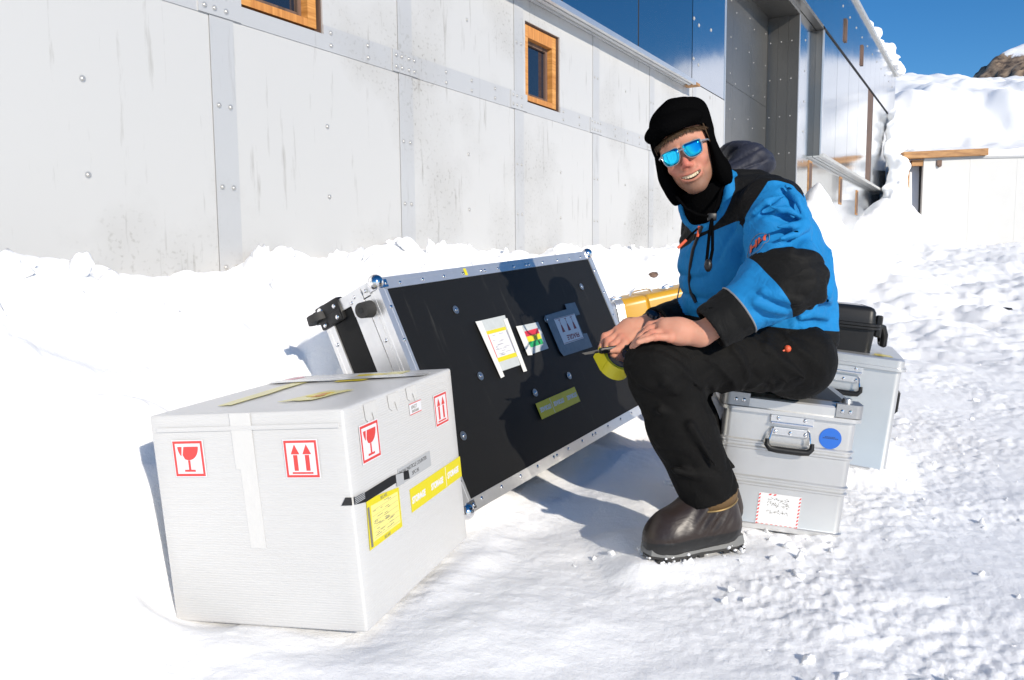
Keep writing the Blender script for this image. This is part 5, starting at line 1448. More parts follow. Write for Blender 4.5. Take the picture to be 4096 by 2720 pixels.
# sunglasses
def glasses():
    mf = mat('clear_frame', (.42, .43, .46), .12, spec=.7); BSDF(mf).inputs['Transmission Weight'].default_value = .5
    ml = mat('mirrored_blue_lens', (.02, .46, .72), .05, 1.0)
    def outline(s, grow=0.0):
        pts = [(.0085, .018), (.031, .0195), (.055, .0185), (.060, .012), (.057, -.011), (.049, -.0205), (.034, -.0235), (.019, -.020), (.0095, -.006)]
        c = Vector((.033, -.002)); out = []
        n = len(pts)
        for i in range(n):
            p0, p1, p2, p3 = [Vector(pts[(i + k - 1) % n]) for k in range(4)]
            for t in (0, .33, .66):
                q = .5 * ((2 * p1) + (-p0 + p2) * t + (2 * p0 - 5 * p1 + 4 * p2 - p3) * t * t + (-p0 + 3 * p1 - 3 * p2 + p3) * t ** 3)
                d = (q - c); q = q + d.normalized() * grow; out.append((s * q.x, q.y))
        return out
    curve = lambda x, z: -.1135 + 4.2 * x * x + .6 * z * z
    root = None
    for s in (-1, 1):
        o2 = outline(s, .0); pts = [(x, curve(x, z), z) for x, z in o2]
        mb = MB(); mb.tube([Vector(p) for p in [(x, curve(x, z), z) for x, z in outline(s, .0015)]], .0012, 6, closed=True)
        r = hmesh(mb, 'sunglasses' if root is None else 'lens_frame', mf, person if root is None else root)
        if root is None: root = r
        bm = bmesh.new(); c = bm.verts.new((s * .033, curve(.033, -.002) - .0006, -.002))
        prev = [c]; rings = []
        for f in (.33, .66, 1.0):
            rings.append([bm.verts.new((s * .033 + (x - s * .033) * f, curve(s * .033 + (x - s * .033) * f, -.002 + (z + .002) * f) - .0006, -.002 + (z + .002) * f)) for x, z in o2])
        n = len(o2)
        for k in range(n): bm.faces.new((c, rings[0][k], rings[0][(k + 1) % n]))
        for A, B in zip(rings[:-1], rings[1:]):
            for k in range(n): bm.faces.new((A[k], B[k], B[(k + 1) % n], A[(k + 1) % n]))
        mb = MB(); mb.bm.free(); mb.bm = bm
        lens = hmesh(mb, 'lens', ml, root)
        so = lens.modifiers.new('s', 'SOLIDIFY'); so.thickness = .0015
        mb = MB(); mb.tube([(s * .057, curve(.056, .01), .011), (s * .066, -.088, .011), (s * .074, -.060, .010), (s * .080, -.010, .006), (s * .081, .02, .0)], [.003, .0035, .003, .0025, .002], 6); hmesh(mb, 'temple_arm', mf, root)
    mb = MB(); mb.tube([(-.0105, curve(.01, .006), .007), (0, curve(0, .008) - .001, .0095), (.0105, curve(.01, .006), .007)], .0024, 6); hmesh(mb, 'bridge', mf, root)
glasses()

# hat with ear flaps
def hat_sdf(Pw):
    p = to_head(Pw); ax = np.abs(p[:, 0])
    d = ell(p, (.004, .030, .064), (.099, .118, .102))
    d = smin(d, ell(p, (.022, .045, .118), (.075, .085, .040)), .04)
    # soft turned-up brim
    br = ell(p, (-.002, -.026, .086), (.098, .088, .042))
    d = smin(d, br, .005)
    groove = np.abs(p[:, 2] - .107 - .25 * np.minimum(p[:, 1] + .06, 0)) - .002
    inner = ell(p, (0, .018, .030), (.083, .104, .088))
    open_face = np.maximum(np.maximum(p[:, 1] - .012 + .45 * np.maximum(-.02 - p[:, 2], 0), p[:, 2] - (.066 - 2.4 * p[:, 0] ** 2)), ax - .078)
    d = np.maximum(d, -open_face)
    # flaps over the ears, reaching the jaw
    q = np.stack([ax, p[:, 1], p[:, 2]], 1)
    fl = ell(q, (.081, .006, -.042), (.017, .054, .082))
    fl = smin(fl, ell(q, (.078, -.008, -.096), (.016, .036, .040)), .03)
    d = smin(d, fl, .02)
    d = smin(d, ell(p, (0, .105, -.03), (.085, .03, .085)), .04)
    n = noise3(p[:, 0] * 22, p[:, 1] * 22, p[:, 2] * 22, 5)
    d = d - .0045 * n - .012 * noise3(p[:, 0] * 8 + 4, p[:, 1] * 8, p[:, 2] * 8, 6)
    d = np.maximum(d, -(np.abs(ell(p, (-.002, -.045, .130), (.10, .094, .030))) - .0015) * 1.0) if False else d
    d = np.maximum(d, -(inner + .002))
    return d * HS
V, F = sdf_mesh('hat', hat_sdf, HEAD - .26, HEAD + .26, .0035)
hat = link('trapper_hat', np_mesh('trapper_hat', V, F), M_fleece, person)
def gaiter_sdf(p):
    a = from_head((0, .035, -.105)); b = NECK + np.array((0, 0, -.03))
    d = cap(p, a, b, .064, .072); d = smin(d, cap(p, a, from_head((0, .04, -.17)), .064, .074), .02); d = smin(d, cap(p, b, A3(2915, 880, 2.38), .072, .105), .03)
    d = smin(d, cap(p, from_head((.080, .02, -.09)), from_head((.06, .03, -.17)), .022, .03), .03)
    n = d < .03
    if n.any(): d[n] -= .004 * noise3(p[n, 0] * 26, p[n, 1] * 26, p[n, 2] * 40, 9)
    ph = to_head(p)
    return np.maximum(d, ph[:, 2] + .112 - .6 * np.maximum(ph[:, 1] + .01, 0))
V, F = sdf_mesh('neck_gaiter', gaiter_sdf, NECK - .2, HEAD + .15, .004)
link('neck_gaiter', np_mesh('neck_gaiter', V, F), M_fleece, person)
# chin cords of the hat
def wpath(pts, r, name, m, parent):
    mb = MB(); mb.tube(pts, r, 8); return mb.build(name, m, parent, True)
fr = from_head((-.080, -.006, -.130)); fl_ = from_head((.080, -.004, -.128))
KNOT = A3(2848, 868, 2.205)
wpath([fr, A3(2708, 790, 2.24), A3(2745, 835, 2.215), A3(2790, 858, 2.20), KNOT], .0042, 'chin_cord', M_fleece, hat)
wpath([fl_, A3(2880, 770, 2.26), A3(2868, 820, 2.225), KNOT], .0042, 'chin_cord', M_fleece, hat)
wpath([KNOT, A3(2838, 930, 2.175), A3(2832, 990, 2.155), A3(2826, 1050, 2.145)], .0045, 'cord_end', M_fleece, hat)
wpath([KNOT, A3(2850, 930, 2.175), A3(2850, 1000, 2.150), A3(2838, 1060, 2.140)], .0045, 'cord_end', M_fleece, hat)
mb = MB(); mb.sphere(.011, T(*A3(2833, 1062, 2.138)) @ Matrix.Diagonal((1, 1, 1.6, 1)), 12, 8); mb.build('cord_lock', M_blackpl, hat, True)
mb = MB(); mb.box((-.012, -.008, -.011), (.012, .008, .011), T(*KNOT), bevel=.004); mb.build('cord_lock', M_blackpl, hat, True)

# ---- jacket
TO = [(A3(3138, 1440, 2.43), .128), (A3(3072, 1240, 2.42), .160), (A3(3030, 1050, 2.41), .168), (A3(2965, 920, 2.41), .140), (A3(2905, 800, 2.40), .090)]
SLL = [(SH_L, .088), (EL_L, .077), (WR_L + (EL_L - WR_L) * .10, .060)]
SLR = [(SH_R, .090), (EL_R, .076), (WR_R + (EL_R - WR_R) * .10, .050)]
def axis_param(p, pts):
    """nearest point on a chain: distance and running parameter"""
    best = np.full(len(p), 9.); par = np.zeros(len(p))
    for i, ((a, _), (b, _)) in enumerate(zip(pts[:-1], pts[1:])):
        ab = b - a; t = np.clip((p - a) @ ab / (ab @ ab), 0, 1); d = np.linalg.norm(p - a - t[:, None] * ab, axis=1)
        m = d < best; best[m] = d[m]; par[m] = i + t[m]
    return best, par
def folds(p, a, b, freq, seed, warp=.5):
    """ridges running across the line a-b"""
    ax = (b - a) / np.linalg.norm(b - a)
    s = (p - a) @ ax
    n = noise3(p[:, 0] * 9, p[:, 1] * 9, p[:, 2] * 9, seed)
    n2 = noise3(p[:, 0] * 4.5 + 7, p[:, 1] * 4.5, p[:, 2] * 4.5, seed + 1)
    v = 1.1 - 2.2 * (1 - np.abs(np.sin((s * freq + warp * (n * 1.1 + n2 * 2.4)) * np.pi))) ** 1.6
    return v * (.25 + .75 * np.clip(n2 * 1.8 + .5, 0, 1))
def crumple(p, dirn, f1, f2, seed):
    """sharp-crested cloth folds running along dirn"""
    a = np.asarray(dirn, float); a = a / np.linalg.norm(a); b = np.cross(a, (0.2, .9, .4)); b /= np.linalg.norm(b); c = np.cross(a, b)
    u, v, w = (p @ a) * f1, (p @ b) * f2, (p @ c) * f2
    w0 = noise3(p[:, 0] * 6, p[:, 1] * 6, p[:, 2] * 6, seed + 2) * .8
    n = noise3(u + w0, v + w0, w, seed)
    m = noise3(p[:, 0] * 5 + 3, p[:, 1] * 5, p[:, 2] * 5, seed + 4)
    return (1 - 2.6 * np.abs(n)) * np.clip(.55 + 1.1 * m, .1, 1)
def ridge(p, a, b, r): return cap(p, np.asarray(a), np.asarray(b), r, r * .4)
EMB = A3(3030, 978, 2.10)
def sleeve_sdf(p, S, seed):
    d = chain(p, S, .07)
    _, par = axis_param(p, S)
    near = d < .05
    if near.any():
        q = p[near]; s = par[near]
        w = .35 + .9 * np.exp(-((s - 1.0) / .30) ** 2) + .55 * np.exp(-((s - .25) / .2) ** 2)
        w = w * (1 - .92 * np.exp(-(np.linalg.norm(q - EMB, axis=1) / .055) ** 4))
        d[near] -= .0040 * w * folds(q, S[0][0], S[2][0], 19, seed, 1.0) + .0165 * np.clip(w, .02, 1.1) * crumple(q, (.80, -.1, .45) if seed == 61 else (.8, .1, .3), 5, 17, seed + 20) + .004 * noise3(q[:, 0] * 16, q[:, 1] * 16, q[:, 2] * 16, seed + 3)
    return d
JZ = A3(3060, 1535, 2.42)[2]
def torso_raw(p):
    q = p.copy(); q[:, 1] = 2.42 + (q[:, 1] - 2.42) * .92
    d = chain(q, TO, .10)
    d = smin(d, cap(p, SH_L * .85 + NECK * .15 + np.array((.03, 0, -.01)), SH_R * .9 + NECK * .1 + np.array((.03, 0, 0)), .070, .070), .09)
    d = smin(d, ell(p, A3(2868, 1110, 2.45), (.100, .13, .16)), .08)
    return d
HC = A3(2930, 775, 2.40)
def jacket_base(p):
    d = torso_raw(p)
    near = d < .06
    if near.any():
        q = p[near]
        f1 = folds(q, A3(2800, 800, 2.3), A3(2900, 1400, 2.3), 6.5, 31, .8)
        f2 = folds(q, A3(2800, 1300, 2.3), A3(3300, 1100, 2.3), 7, 41, .8)
        d[near] -= .0035 * f1 + .0025 * f2 + .0135 * crumple(q, (.75, -.2, .5), 4.5, 12, 35) + .005 * noise3(q[:, 0] * 8, q[:, 1] * 8, q[:, 2] * 8, 51)
    sl = np.minimum(sleeve_sdf(p, SLL, 61), sleeve_sdf(p, SLR, 71))
    d = smin(d, sl, .022)
    # folds gathered behind the shoulder and over the elbow
    for a, b, r in ((A3(3090, 905, 2.10), A3(3215, 905, 2.16), .016), (A3(3060, 985, 2.09), A3(3235, 925, 2.12), .015), (A3(3180, 800, 2.17), A3(3215, 890, 2.15), .014), (A3(3030, 870, 2.12), A3(3150, 850, 2.12), .013), (A3(2990, 1215, 2.06), A3(3130, 1180, 2.0), .012)):
        d = smin(d, ridge(p, a, b, r), .02)
    # collar, open at the front
    ncol = (NECK - from_head((0, .05, -.14))); ncol /= np.linalg.norm(ncol)
    c0 = A3(2885, 800, 2.385); t = (p - c0) @ (-ncol); rr = np.linalg.norm(p - c0 - t[:, None] * (-ncol), axis=1)
    ring = np.sqrt(np.maximum(np.abs(rr - .088) - .004, 0) ** 2 + np.maximum(np.abs(t - .035) - .045, 0) ** 2) - .007
    d = smin(d, ring, .02)
    d = np.maximum(d, -(np.sqrt(rr ** 2) - .078 + 9 * np.maximum(-.02 - t, 0)))
    # cuffs cut square, hem cut
    for S in (SLL, SLR):
        a, b = S[1][0], S[2][0]; ax = (b - a) / np.linalg.norm(b - a); cut = (p - b) @ ax
        d = np.where(np.linalg.norm(p - b, axis=1) < .16, np.maximum(d, cut - .004), d)
        d = np.maximum(d, np.where(cut > -.03, -(np.linalg.norm(p - b - cut[:, None] * ax, axis=1) - (S[2][1] - .010)), -9))
    d = np.maximum(d, JZ - p[:, 2] + .42 * np.clip(.90 - p[:, 0], 0, .3))
    return d
def surf_drop(pt, dirn, sdf, n=60, step=.004):
    p = np.array(pt, float)
    for _ in range(n):
        d = float(sdf(p[None])[0])
        if d < .0008: break
        p = p + np.asarray(dirn) * max(d * .7, .0006)
    return p
def view_hit(px, py, d0, sdf, off=.001):
    """walk away from the lens until the surface is met"""
    a = A3(px, py, d0); v = A3(px, py, d0 + 1) - a; v /= np.linalg.norm(v)
    return surf_drop(a, v, sdf, 140) - v * off
# creases pinched into the cloth: behind the shoulder, across the sleeve, in the elbow and over the belly
CREASE = []
for line in (((3080, 860), (3150, 868), (3205, 900)), ((3110, 938), (3165, 930), (3222, 915)), ((3140, 770), (3185, 820), (3212, 885)), ((3118, 985), (3180, 966), (3240, 930)), ((3010, 880), (3060, 835), (3130, 812)),
             ((3050, 1195), (3110, 1215), (3180, 1232)), ((3020, 1240), (3080, 1262), (3130, 1272)), ((3235, 1235), (3280, 1222), (3320, 1232)), ((3200, 1290), (3250, 1282), (3310, 1296))):
    CREASE.append([view_hit(x, y, 1.85, jacket_base, .003) for x, y in line])
def jacket_sdf(p):
    d = jacket_base(p)
    near = np.abs(d) < .05
    if near.any():
        q = p[near]; e = d[near]
        for ln in CREASE:
            for i in range(len(ln) - 1):
                c = cap(q, ln[i], ln[i + 1], .003 if i == 0 else .009, .009 if i == 0 else .003)
                e = smax(e, -c, .020)
            up_ = np.array((.0, -.004, .019))
            c = np.minimum(cap(q, ln[0] + up_, ln[1] + up_, .004, .008), cap(q, ln[1] + up_, ln[2] + up_, .008, .003))
            e = smin(e, c, .026)
        d[near] = e
    return d
lo = np.minimum.reduce([EL_L, WR_L, WR_R, SH_L]) - .14; hi = np.maximum.reduce([SH_L, SH_R, EL_R, HIP_R]) + .24; lo[2] = .42; hi[2] = 1.22
V, F = sdf_mesh('jacket', jacket_sdf, lo, hi, .0048)
def jacket_zone(V):
    dl, sl = axis_param(V, SLL); dr, sr = axis_param(V, SLR); td = torso_raw(V)
    out = np.full(len(V), -.06)
    # torso: black yoke above, black hem below
    up = A3(2905, 800, 2.40) - A3(3085, 1240, 2.42); up /= np.linalg.norm(up)
    h = (V - A3(3030, 1040, 2.41)) @ up
    yoke = h - .118 - .02 * np.sin(V[:, 1] * 9)
    hem = (A3(3060, 1330, 2.3)[2] + .10 * (.95 - V[:, 0])) - V[:, 2]
    tz = np.maximum(yoke, hem)
    # sleeves
    ld = chain(V, SLL, .07); rd = chain(V, SLR, .07)
    def slz(par, V, S):
        elbow = .140 - np.abs(par - 1.065); cuff = par - 1.62
        ax_ = S[1][0] - S[0][0]; ax_ = ax_ / np.linalg.norm(ax_)
        return np.maximum.reduce([elbow * .2, cuff * .25, -.012 - (V - S[0][0]) @ ax_ + 1.3 * np.maximum(0, S[0][0][0] - V[:, 0] - .03)])
    isl = (ld - td) < -.012; isr = (rd - td) < -.012
    z = tz
    z = np.where(isl, np.maximum(slz(sl, V, SLL), -.06), z); z = np.where(isr, slz(sr, V, SLR), z)
    # soft seam between sleeve and yoke
    seam = (ld - td + .012)
    top = (~isl) & (seam < .03) & (yoke > 0) & (V[:, 2] < SH_L[2] + .2)
    z = np.where(top, np.minimum(yoke, seam * 1.0), z)
    # collar inside stays blue
    ncol = (NECK - from_head((0, .05, -.14))); ncol /= np.linalg.norm(ncol); c0 = A3(2885, 800, 2.385)
    t = (V - c0) @ (-ncol); rr = np.linalg.norm(V - c0 - t[:, None] * (-ncol), axis=1)
    z = np.minimum(z, np.maximum(.040 - t, rr - .108))
    return np.clip(z, -.06, .06)
me = np_mesh('jacket', V, F); add_attr(me, 'zone', jacket_zone(V))
jacket = link('jacket', me, M_jacket, person)
# grey reflective piping at the cuffs' upper edge, zip, zip pulls, sleeve emblem
M_pipe = mat('grey_piping', (.22, .22, .22), .4); M_orange = mat('orange_pull', (.62, .09, .03), .5)
for S in (SLL, SLR):
    a, b = S[1][0], S[2][0]; t = .62; c = a + (b - a) * t; ax = Vector(b - a).normalized(); u = ax.orthogonal().normalized(); w = ax.cross(u); ring = []
    for k in range(40):
        an = 2 * math.pi * k / 40; dr_ = u * math.cos(an) + w * math.sin(an)
        ring.append(Vector(surf_drop(np.array(c) + np.array(dr_) * .13, -np.array(dr_), jacket_sdf)))
    mb = MB(); mb.tube(ring, .0022, 5, closed=True); mb.build('cuff_piping', M_pipe, jacket, True)
zp = [view_hit(x, y, 1.9, jacket_sdf, .0) for x, y in ((2810, 905), (2790, 950), (2772, 1000), (2762, 1060), (2758, 1120), (2764, 1170), (2785, 1210))]
mb = MB(); mb.tube([Vector(q) for q in zp], .0055, 6); mb.build('zip', M_blackpl, jacket, True)
for (x0, y0, x1, y1) in ((2797, 905, 2790, 950), (2745, 960, 2712, 992)):
    a = view_hit(x0, y0, 1.9, jacket_sdf) if x0 > 2760 else A3(x0, y0, 2.2); b = a + (A3(x1, y1, 2.2) - A3(x0, y0, 2.2))
    mb = MB(); mb.tube([Vector(a), Vector(b)], .0042, 8); mb.build('zip_pull', M_orange, jacket, True)
wpath([A3(2748, 958, 2.2), A3(2768, 935, 2.2), A3(2790, 915, 2.21)], .003, 'pull_cord', M_fleece, jacket)
# emblem: two letters H in orange on the upper sleeve
ec = view_hit(3030, 978, 1.8, jacket_sdf); ey = SH_L - EL_L; ey = ey / np.linalg.norm(ey); en = np.array((-.15, 0, CAM_Z)) - ec; en -= ey * (en @ ey); en /= np.linalg.norm(en); ex = np.cross(ey, en)
ec = ec - en * .004
tm = text_mesh('HH', .044, .0004, None, align='CENTER', squash=.80, shear=.10, bold=.0016)
bm = bmesh.new(); bm.from_mesh(tm); bmesh.ops.triangulate(bm, faces=bm.faces)
for _ in range(2):
    bmesh.ops.subdivide_edges(bm, edges=[e for e in bm.edges if e.calc_length() > .006], cuts=1); bmesh.ops.triangulate(bm, faces=bm.faces)
ev = np.array([v.co[:] for v in bm.verts]); eq = ec + ev[:, :1] * ex + ev[:, 1:2] * ey + en * .05
for _ in range(45): eq = eq - en * np.maximum((jacket_sdf(eq) - .003) * .75, 0)[:, None]
eq = eq + en * (.0008 + ev[:, 2:3])
for v, q in zip(bm.verts, eq): v.co = Vector(q)
me = bpy.data.meshes.new('emblem'); bm.to_mesh(me); bm.free(); link('emblem', me, M_orange, jacket)
ring = []
for k in range(40):
    an = 2 * math.pi * k / 40; q = ec + ex * .034 * math.cos(an) + ey * .036 * math.sin(an) + en * .05
    ring.append(Vector(surf_drop(q, -en, lambda w_: jacket_sdf(w_) - .001)))
mb = MB(); mb.tube(ring, .0008, 4, closed=True); mb.build('emblem_ring', mat('faded_ring', (.16, .17, .20), .6), jacket, True)

# ---- quilted hood lying behind the neck
def hood_sdf(p):
    a = A3(2855, 735, 2.33); b = A3(2990, 655, 2.36); c = A3(3030, 690, 2.50); e = A3(2930, 720, 2.58)
    d = ell((p - A3(2985, 640, 2.45)) @ np.array(Matrix.Rotation(R_(24), 3, 'Y')), (0, 0, 0), (.088, .135, .046))
    d = smin(d, cap(p, A3(2885, 715, 2.34), A3(3000, 655, 2.36), .036, .040), .05)
    d = smin(d, cap(p, A3(2880, 760, 2.33), A3(2990, 700, 2.345), .026, .034), .03)
    near = d < .03
    if near.any():
        q = p[near]
        s = (q @ np.array((-.45, .25, .85))) * 95 + .8 * noise3(q[:, 0] * 12, q[:, 1] * 12, q[:, 2] * 12, 81)
        d[near] += .0050 * (1 - np.abs(np.sin(s))) ** 3 - .003 * noise3(q[:, 0] * 30, q[:, 1] * 30, q[:, 2] * 30, 83)
    return d
V, F = sdf_mesh('hood', hood_sdf, A3(2855, 735, 2.45) - .2, A3(2990, 655, 2.45) + .24, .0038)
link('quilted_hood', np_mesh('quilted_hood', V, F), M_navy, person)

# ---- trousers
def leg_sdf(p, h, k, a, seed):
    s1 = k + (a - k) * .45
    d = chain(p, [(h + np.array((0, 0, .012)), .098), (h * .45 + k * .55 + np.array((0, 0, .012)), .076), (k, .076)], .05)
    d = smin(d, chain(p, [(k, .076), (s1, .078), (a + (a - k) * -.06, .080)], .05), .045)
    near = d < .05
    if near.any():
        q = p[near]; _, s = axis_param(q, [(h, 0), (k, 0), (a, 0)])
        w = .5 + .8 * np.exp(-((s - 1) / .22) ** 2) + .5 * np.exp(-((s - .1) / .3) ** 2) + .35 * np.exp(-((s - 1.8) / .2) ** 2)
        f = folds(q, h + np.array((0, 0, .12)), k + np.array((.1, 0, -.25)), 13, seed, 1.1); g = folds(q, k, a, 9, seed + 5, 1.3)
        mixk = sstep(.9, 1.15, s)
        d[near] -= .0032 * w * (f * (1 - mixk) + g * mixk) + .0105 * np.clip(w, .4, 1.0) * (crumple(q, (.62, .1, -.75), 5, 17, seed + 30) * (1 - mixk) + crumple(q, (.45, .1, -.9), 4, 15, seed + 40) * mixk) + .0025 * noise3(q[:, 0] * 12, q[:, 1] * 12, q[:, 2] * 12, seed + 9)
    return d
TFOLD = [(A3(*a), A3(*b), r) for a, b, r in (
    ((2905, 1395, 2.160), (3090, 1535, 2.185), .013), ((2985, 1385, 2.165), (3150, 1530, 2.185), .012), ((3060, 1390, 2.165), (3215, 1510, 2.19), .012), ((2790, 1420, 2.135), (2960, 1540, 2.17), .011),
    ((2660, 1530, 2.06), (2790, 1600, 2.13), .012), ((2570, 1520, 2.09), (2700, 1570, 2.075), .011), ((2640, 1640, 2.10), (2820, 1700, 2.14), .010), ((2700, 1880, 2.12), (2900, 1930, 2.15), .010), ((2760, 1700, 2.09), (2860, 1860, 2.11), .011))]
def trouser_sdf(p):
    d = np.minimum(leg_sdf(p, HIP_L, KNEE_L, ANK_L, 101), leg_sdf(p, HIP_R, KNEE_R, ANK_R, 131))
    d = smin(d, chain(p, [(A3(3180, 1445, 2.36), .112), (A3(3165, 1445, 2.52), .112)], .05), .05)
    for a, b, r in TFOLD: d = smin(d, ridge(p, a, b, r), .016)
    for k, a in ((KNEE_L, ANK_L), (KNEE_R, ANK_R)):
        ax = (a - k) / np.linalg.norm(a - k); cut = (p - a) @ ax
        m = np.linalg.norm(p - a, axis=1) < .2
        d = np.where(m, np.maximum(d, cut + .032 + .002 * np.sin(p[:, 0] * 40)), d)
        d = np.where(m, np.maximum(d, -(np.maximum(np.linalg.norm(p - a - cut[:, None] * ax, axis=1) - .074, -cut - .05))), d)
    # settle onto the lid of the case
    return np.maximum(d, -(p[:, 2] - (.449 - .103 * (p[:, 0] - .64))) * np.where(p[:, 0] > .70, 1, -9) - np.where(p[:, 0] > .70, 0, 9))
lo = np.minimum.reduce([KNEE_L, ANK_L, KNEE_R]) - .17; hi = np.maximum.reduce([HIP_L, HIP_R, KNEE_R]) + .18; lo[2] = .05
V, F = sdf_mesh('trousers', trouser_sdf, lo, hi, .0052)
trousers = link('trousers', np_mesh('trousers', V, F), M_trouser, person)
tp = view_hit(3150, 1395, 1.9, lambda q: np.minimum(trouser_sdf(q), jacket_sdf(q)))
mb = MB(); mb.sphere(.010, T(*tp), 10, 8); mb.tube([Vector(tp), Vector(tp) + Vector((-.03, -.004, -.014))], .003); mb.build('pocket_toggle', M_orange, trousers, True)

# ---- boots
def boot(name, ank, yaw, pitch, z0, full=True):
    M_leather = zone_cloth(name + '_leather', ((.020, .012, .009), (.004, .0037, .0035)), .42, .15, 90, sheen=0)
    BSDF(M_leather).inputs['Specular IOR Level'].default_value = .55
    fwd = np.array((-math.cos(yaw), -math.sin(yaw), 0)); side = np.array((fwd[1], -fwd[0], 0)) * -1
    upv = np.array((0, 0, 1.0)); c, s = math.cos(pitch), math.sin(pitch)
    f2 = fwd * c + upv * s; u2 = upv * c - fwd * s
    O = np.array((ank[0], ank[1], z0)) - fwd * .075          # under the heel
    Rb = np.stack([f2, np.cross(u2, f2), u2], 1)
    loc = lambda p: (p - O) @ Rb
    def upper(pw):
        p = loc(pw); q = p.copy(); q[:, 1] = p[:, 1] * 1.0
        d = chain(q, [(np.array((.045, 0, .075)), .050), (np.array((.13, 0, .070)), .050), (np.array((.205, .004, .060)), .050), (np.array((.235, .006, .054)), .045)], .05)
        d = smin(d, chain(q, [(np.array((.055, 0, .08)), .056), (np.array((.075, 0, .15)), .058), (np.array((.080, 0, .205)), .062)], .04), .05)
        d = smin(d, cap(q, np.array((.10, 0, .135)), np.array((.20, 0, .085)), .046, .045), .04)
        d = np.maximum(d, .026 + .008 * np.cos(p[:, 0] * 18) - p[:, 2])
        d = np.maximum(d, p[:, 2] - .165)
        n = d < .03
        if n.any():
            w = np.exp(-((p[n, 0] - .10) / .05) ** 2) * np.exp(-((p[n, 2] - .11) / .04) ** 2)
            d[n] += .004 * w * np.sin(p[n, 0] * 160 + p[n, 2] * 120) + .0022 * noise3(p[n, 0] * 22, p[n, 1] * 22, p[n, 2] * 22, 7)
            d[n] += .0015 * np.exp(-((p[n, 2] - .068 - .05 * np.clip(.08 - p[n, 0], -.1, .1)) / .003) ** 2)
        return d
    V, F = sdf_mesh(name, upper, O - .35, O + .35, .0045)
    me = np_mesh(name, V, F); pl = loc(V)
    add_attr(me, 'zone', np.clip((.066 + .10 * np.clip(.10 - pl[:, 0], -.2, .1) * .4 - pl[:, 2]), -.06, .06))
    bo = link(name, me, M_leather, person)
    B = Matrix.Identity(4)
    for i in range(3):
        for j in range(3): B[i][j] = Rb[i][j]
        B[i][3] = O[i]
    prof = [(-.012, .0), (-.008, .030), (.02, .042), (.08, .043), (.13, .042), (.185, .052), (.235, .052), (.272, .036), (.283, .0)]
    out = [(x, y) for x, y in prof] + [(x, -y * .96) for x, y in prof[::-1][1:-1]]
    def sole(z0_, z1_, grow, nm, m, rocker=True):
        bm = bmesh.new(); ra = []; rb_ = []
        for x, y in out:
            rz = .012 * max(0, (x - .19) / .1) ** 2 + .010 * max(0, (.05 - x) / .06) * 0 if rocker else 0
            ra.append(bm.verts.new((x * (1 + grow) - grow * .14, y * (1 + grow * 2), z0_ + rz))); rb_.append(bm.verts.new((x, y, z1_ + rz * .7 + .008 * (1 if x < .08 else 0))))
        n = len(out)
        bm.faces.new(ra[::-1]); bm.faces.new(rb_)
        for k in range(n): bm.faces.new((ra[k], ra[(k + 1) % n], rb_[(k + 1) % n], rb_[k]))
        bmesh.ops.recalc_face_normals(bm, faces=bm.faces)
        me = bpy.data.meshes.new(nm); bm.to_mesh(me); bm.free(); me.transform(B); return link(nm, me, m, bo)
    sole(.016, .034, .02, 'midsole', mat(name + '_midsole', (.16, .16, .155), .6))
    sole(.008, .0165, .0, 'outsole', M_rubber)
    mb = MB(B)
    for k in range(11):
        x = -.008 + k * .0252
        if 3 <= k <= 4: continue
        wv = .040 if x < .15 else .048
        for s_ in (-1, 1): mb.box((x, s_ * wv * .45 if s_ > 0 else -wv, -.002), (x + .017, wv if s_ > 0 else -wv * .45, .0085 + .012 * max(0, (x - .19) / .1) ** 2), bevel=.002, seg=1)
    tag(mb.build('sole_lugs', M_rubber, bo), kind='stuff')
    if full:
        # folded suede collar with its zip
        ms = mat('tan_suede', (.115, .065, .022), .8, bump=.4, bscale=200)
        mb = MB(B); ringp = [[], [], []]
        for k in range(33):
            an = R_(-175 + 350 * k / 32)
            for j, (z_, g) in enumerate(((.146, .007), (.172, .010), (.200, .007))):
                dip = .014 * max(0, math.cos(an - .9)) if j < 2 else 0
                ringp[j].append((.078 + (.070 + g) * math.cos(an), (.066 + g) * math.sin(an), z_ - dip + .004))
        for A_, B2 in zip(ringp[:-1], ringp[1:]):
            va = [mb.bm.verts.new(B @ Vector(q)) for q in A_]; vb = [mb.bm.verts.new(B @ Vector(q)) for q in B2]
            for k in range(32): mb.bm.faces.new((va[k], va[k + 1], vb[k + 1], vb[k]))
        bmesh.ops.remove_doubles(mb.bm, verts=mb.bm.verts, dist=1e-5)
        co = mb.build('boot_collar', ms, bo, True, 60); so = co.modifiers.new('t', 'SOLIDIFY'); so.thickness = .003
        mb = MB(); mb.tube([B @ (Vector(q) + Vector((0, 0, -.001))) for q in ringp[0]], .0030, 6); mb.build('collar_zip', mat('brass_zip', (.30, .20, .08), .4, .6), co, True)
    # snow stuck to the sole
    sp = []
    for k in range(70):
        x = random.choice([random.uniform(.15, .30), random.uniform(.20, .31), random.uniform(-.01, .06)]); y = (.050 if x > .15 else .042) * random.choice((-1, -1, 1)) + random.uniform(-.002, .003)
        if x > .27: y *= random.uniform(.2, 1)
        q = B @ Vector((min(x, .278), y, random.uniform(-.001, .020))); sp.append((q[:], random.uniform(.002, .006), (1, .8, .8), .5))
    V0, F0 = ico(1); VV = []; FF_ = []; n = 0
    for (q, s_, sq, r) in sp: VV.append(V0 * s_ * np.array(sq) + np.array(q)); FF_.append(F0 + n); n += len(V0)
    o = link('stuck_snow', np_mesh('stuck_snow', np.vstack(VV), np.vstack(FF_)), M_snow, bo); tag(o, kind='stuff')
    return bo
boot('winter_boot', ANK_L + np.array((.0, 0, 0)), R_(14), R_(-3), .040)
boot('winter_boot', ANK_R, R_(-78), R_(0), .01, False)

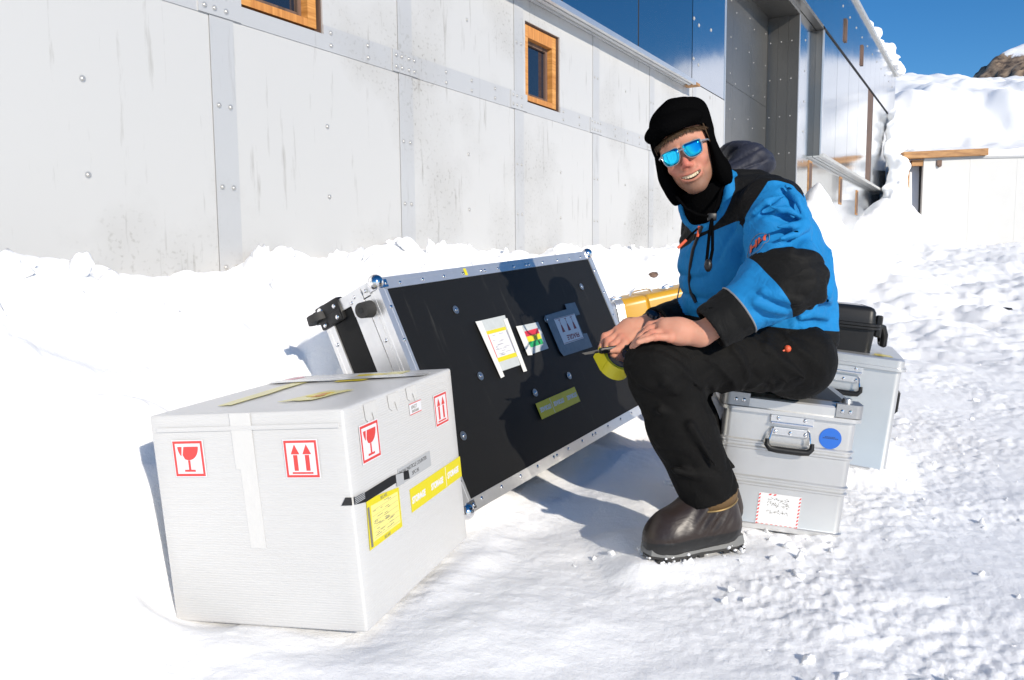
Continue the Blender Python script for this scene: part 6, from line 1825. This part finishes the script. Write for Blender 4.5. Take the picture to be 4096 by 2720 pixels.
# watch on the far wrist
ax = Vector(WR_R - EL_R).normalized(); c = Vector(WR_R) - ax * .004; u = ax.orthogonal().normalized(); w = ax.cross(u)
mb = MB(); mb.tube([c + (u * math.cos(a) + w * math.sin(a)) * .034 for a in np.linspace(0, 2 * math.pi, 24, endpoint=False)], .006, 6, closed=True)
wt = mb.build('wristwatch', M_blackpl, person, True)
vd = (Vector((0, 0, CAM_Z)) - c).normalized(); vd = (vd * .6 + Vector((0, 0, 1)) * .7); vd = (vd - ax * vd.dot(ax)).normalized()
mb = MB(); mb.cyl(.019, .018, .010, Matrix.Translation(c + vd * .037) @ vd.to_track_quat('Z', 'Y').to_matrix().to_4x4(), 24); mb.build('watch_case', mat('watch_dark', (.02, .025, .04), .2, .6), wt, True)

# ------------------------------------------------------------------ what the person holds
tr = empty('tape_roll', at(2466, 1448, 2.385), Vector((.30, -.55, .62)).to_track_quat('Z', 'Y').to_euler(), 'roll of yellow storage tape held in the far hand beside the knee', 'tape roll')
def annulus(r0, r1, w, n=48):
    bm = bmesh.new(); R = [[bm.verts.new((r * math.cos(2 * math.pi * k / n), r * math.sin(2 * math.pi * k / n), z)) for k in range(n)] for r, z in ((r0, -w / 2), (r1, -w / 2), (r1, w / 2), (r0, w / 2))]
    for i in range(4):
        A, B = R[i], R[(i + 1) % 4]
        for k in range(n): bm.faces.new((A[k], A[(k + 1) % n], B[(k + 1) % n], B[k]))
    return bm
loft_obj('tape_winding', annulus(.041, .050, .050), M_yellow, tr, 30)
loft_obj('cardboard_core', annulus(.0375, .0408, .051), mat('blue_core', (.02, .025, .07), .6), tr, 30)
mb = MB(); mb.box((-.0500 - .0008, -.010, -.025), (-.0500, .045, .025)); mb.build('loose_end', M_yellow, tr)
kn = empty('marker_knife', at(2440, 1398, 2.36), None, 'slim dark tool with a thin pale blade gripped in the far hand', 'tool')
dv = Vector(A3(2330, 1415, 2.33) - A3(2440, 1398, 2.36)).normalized(); qq = dv.to_track_quat('X', 'Z'); kn.rotation_mode = 'QUATERNION'; kn.rotation_quaternion = qq
mb = MB(); mb.box((-.075, -.008, -.009), (.035, .008, .009), bevel=.005); mb.build('handle', M_blackpl, kn, True)
MB().poly([(.036, -.005), (.082, -.004), (.092, .002), (.036, .005)], .0014, RX(90)).build('blade', mat('blade_steel', (.25, .25, .25), .35, 1.0), kn)
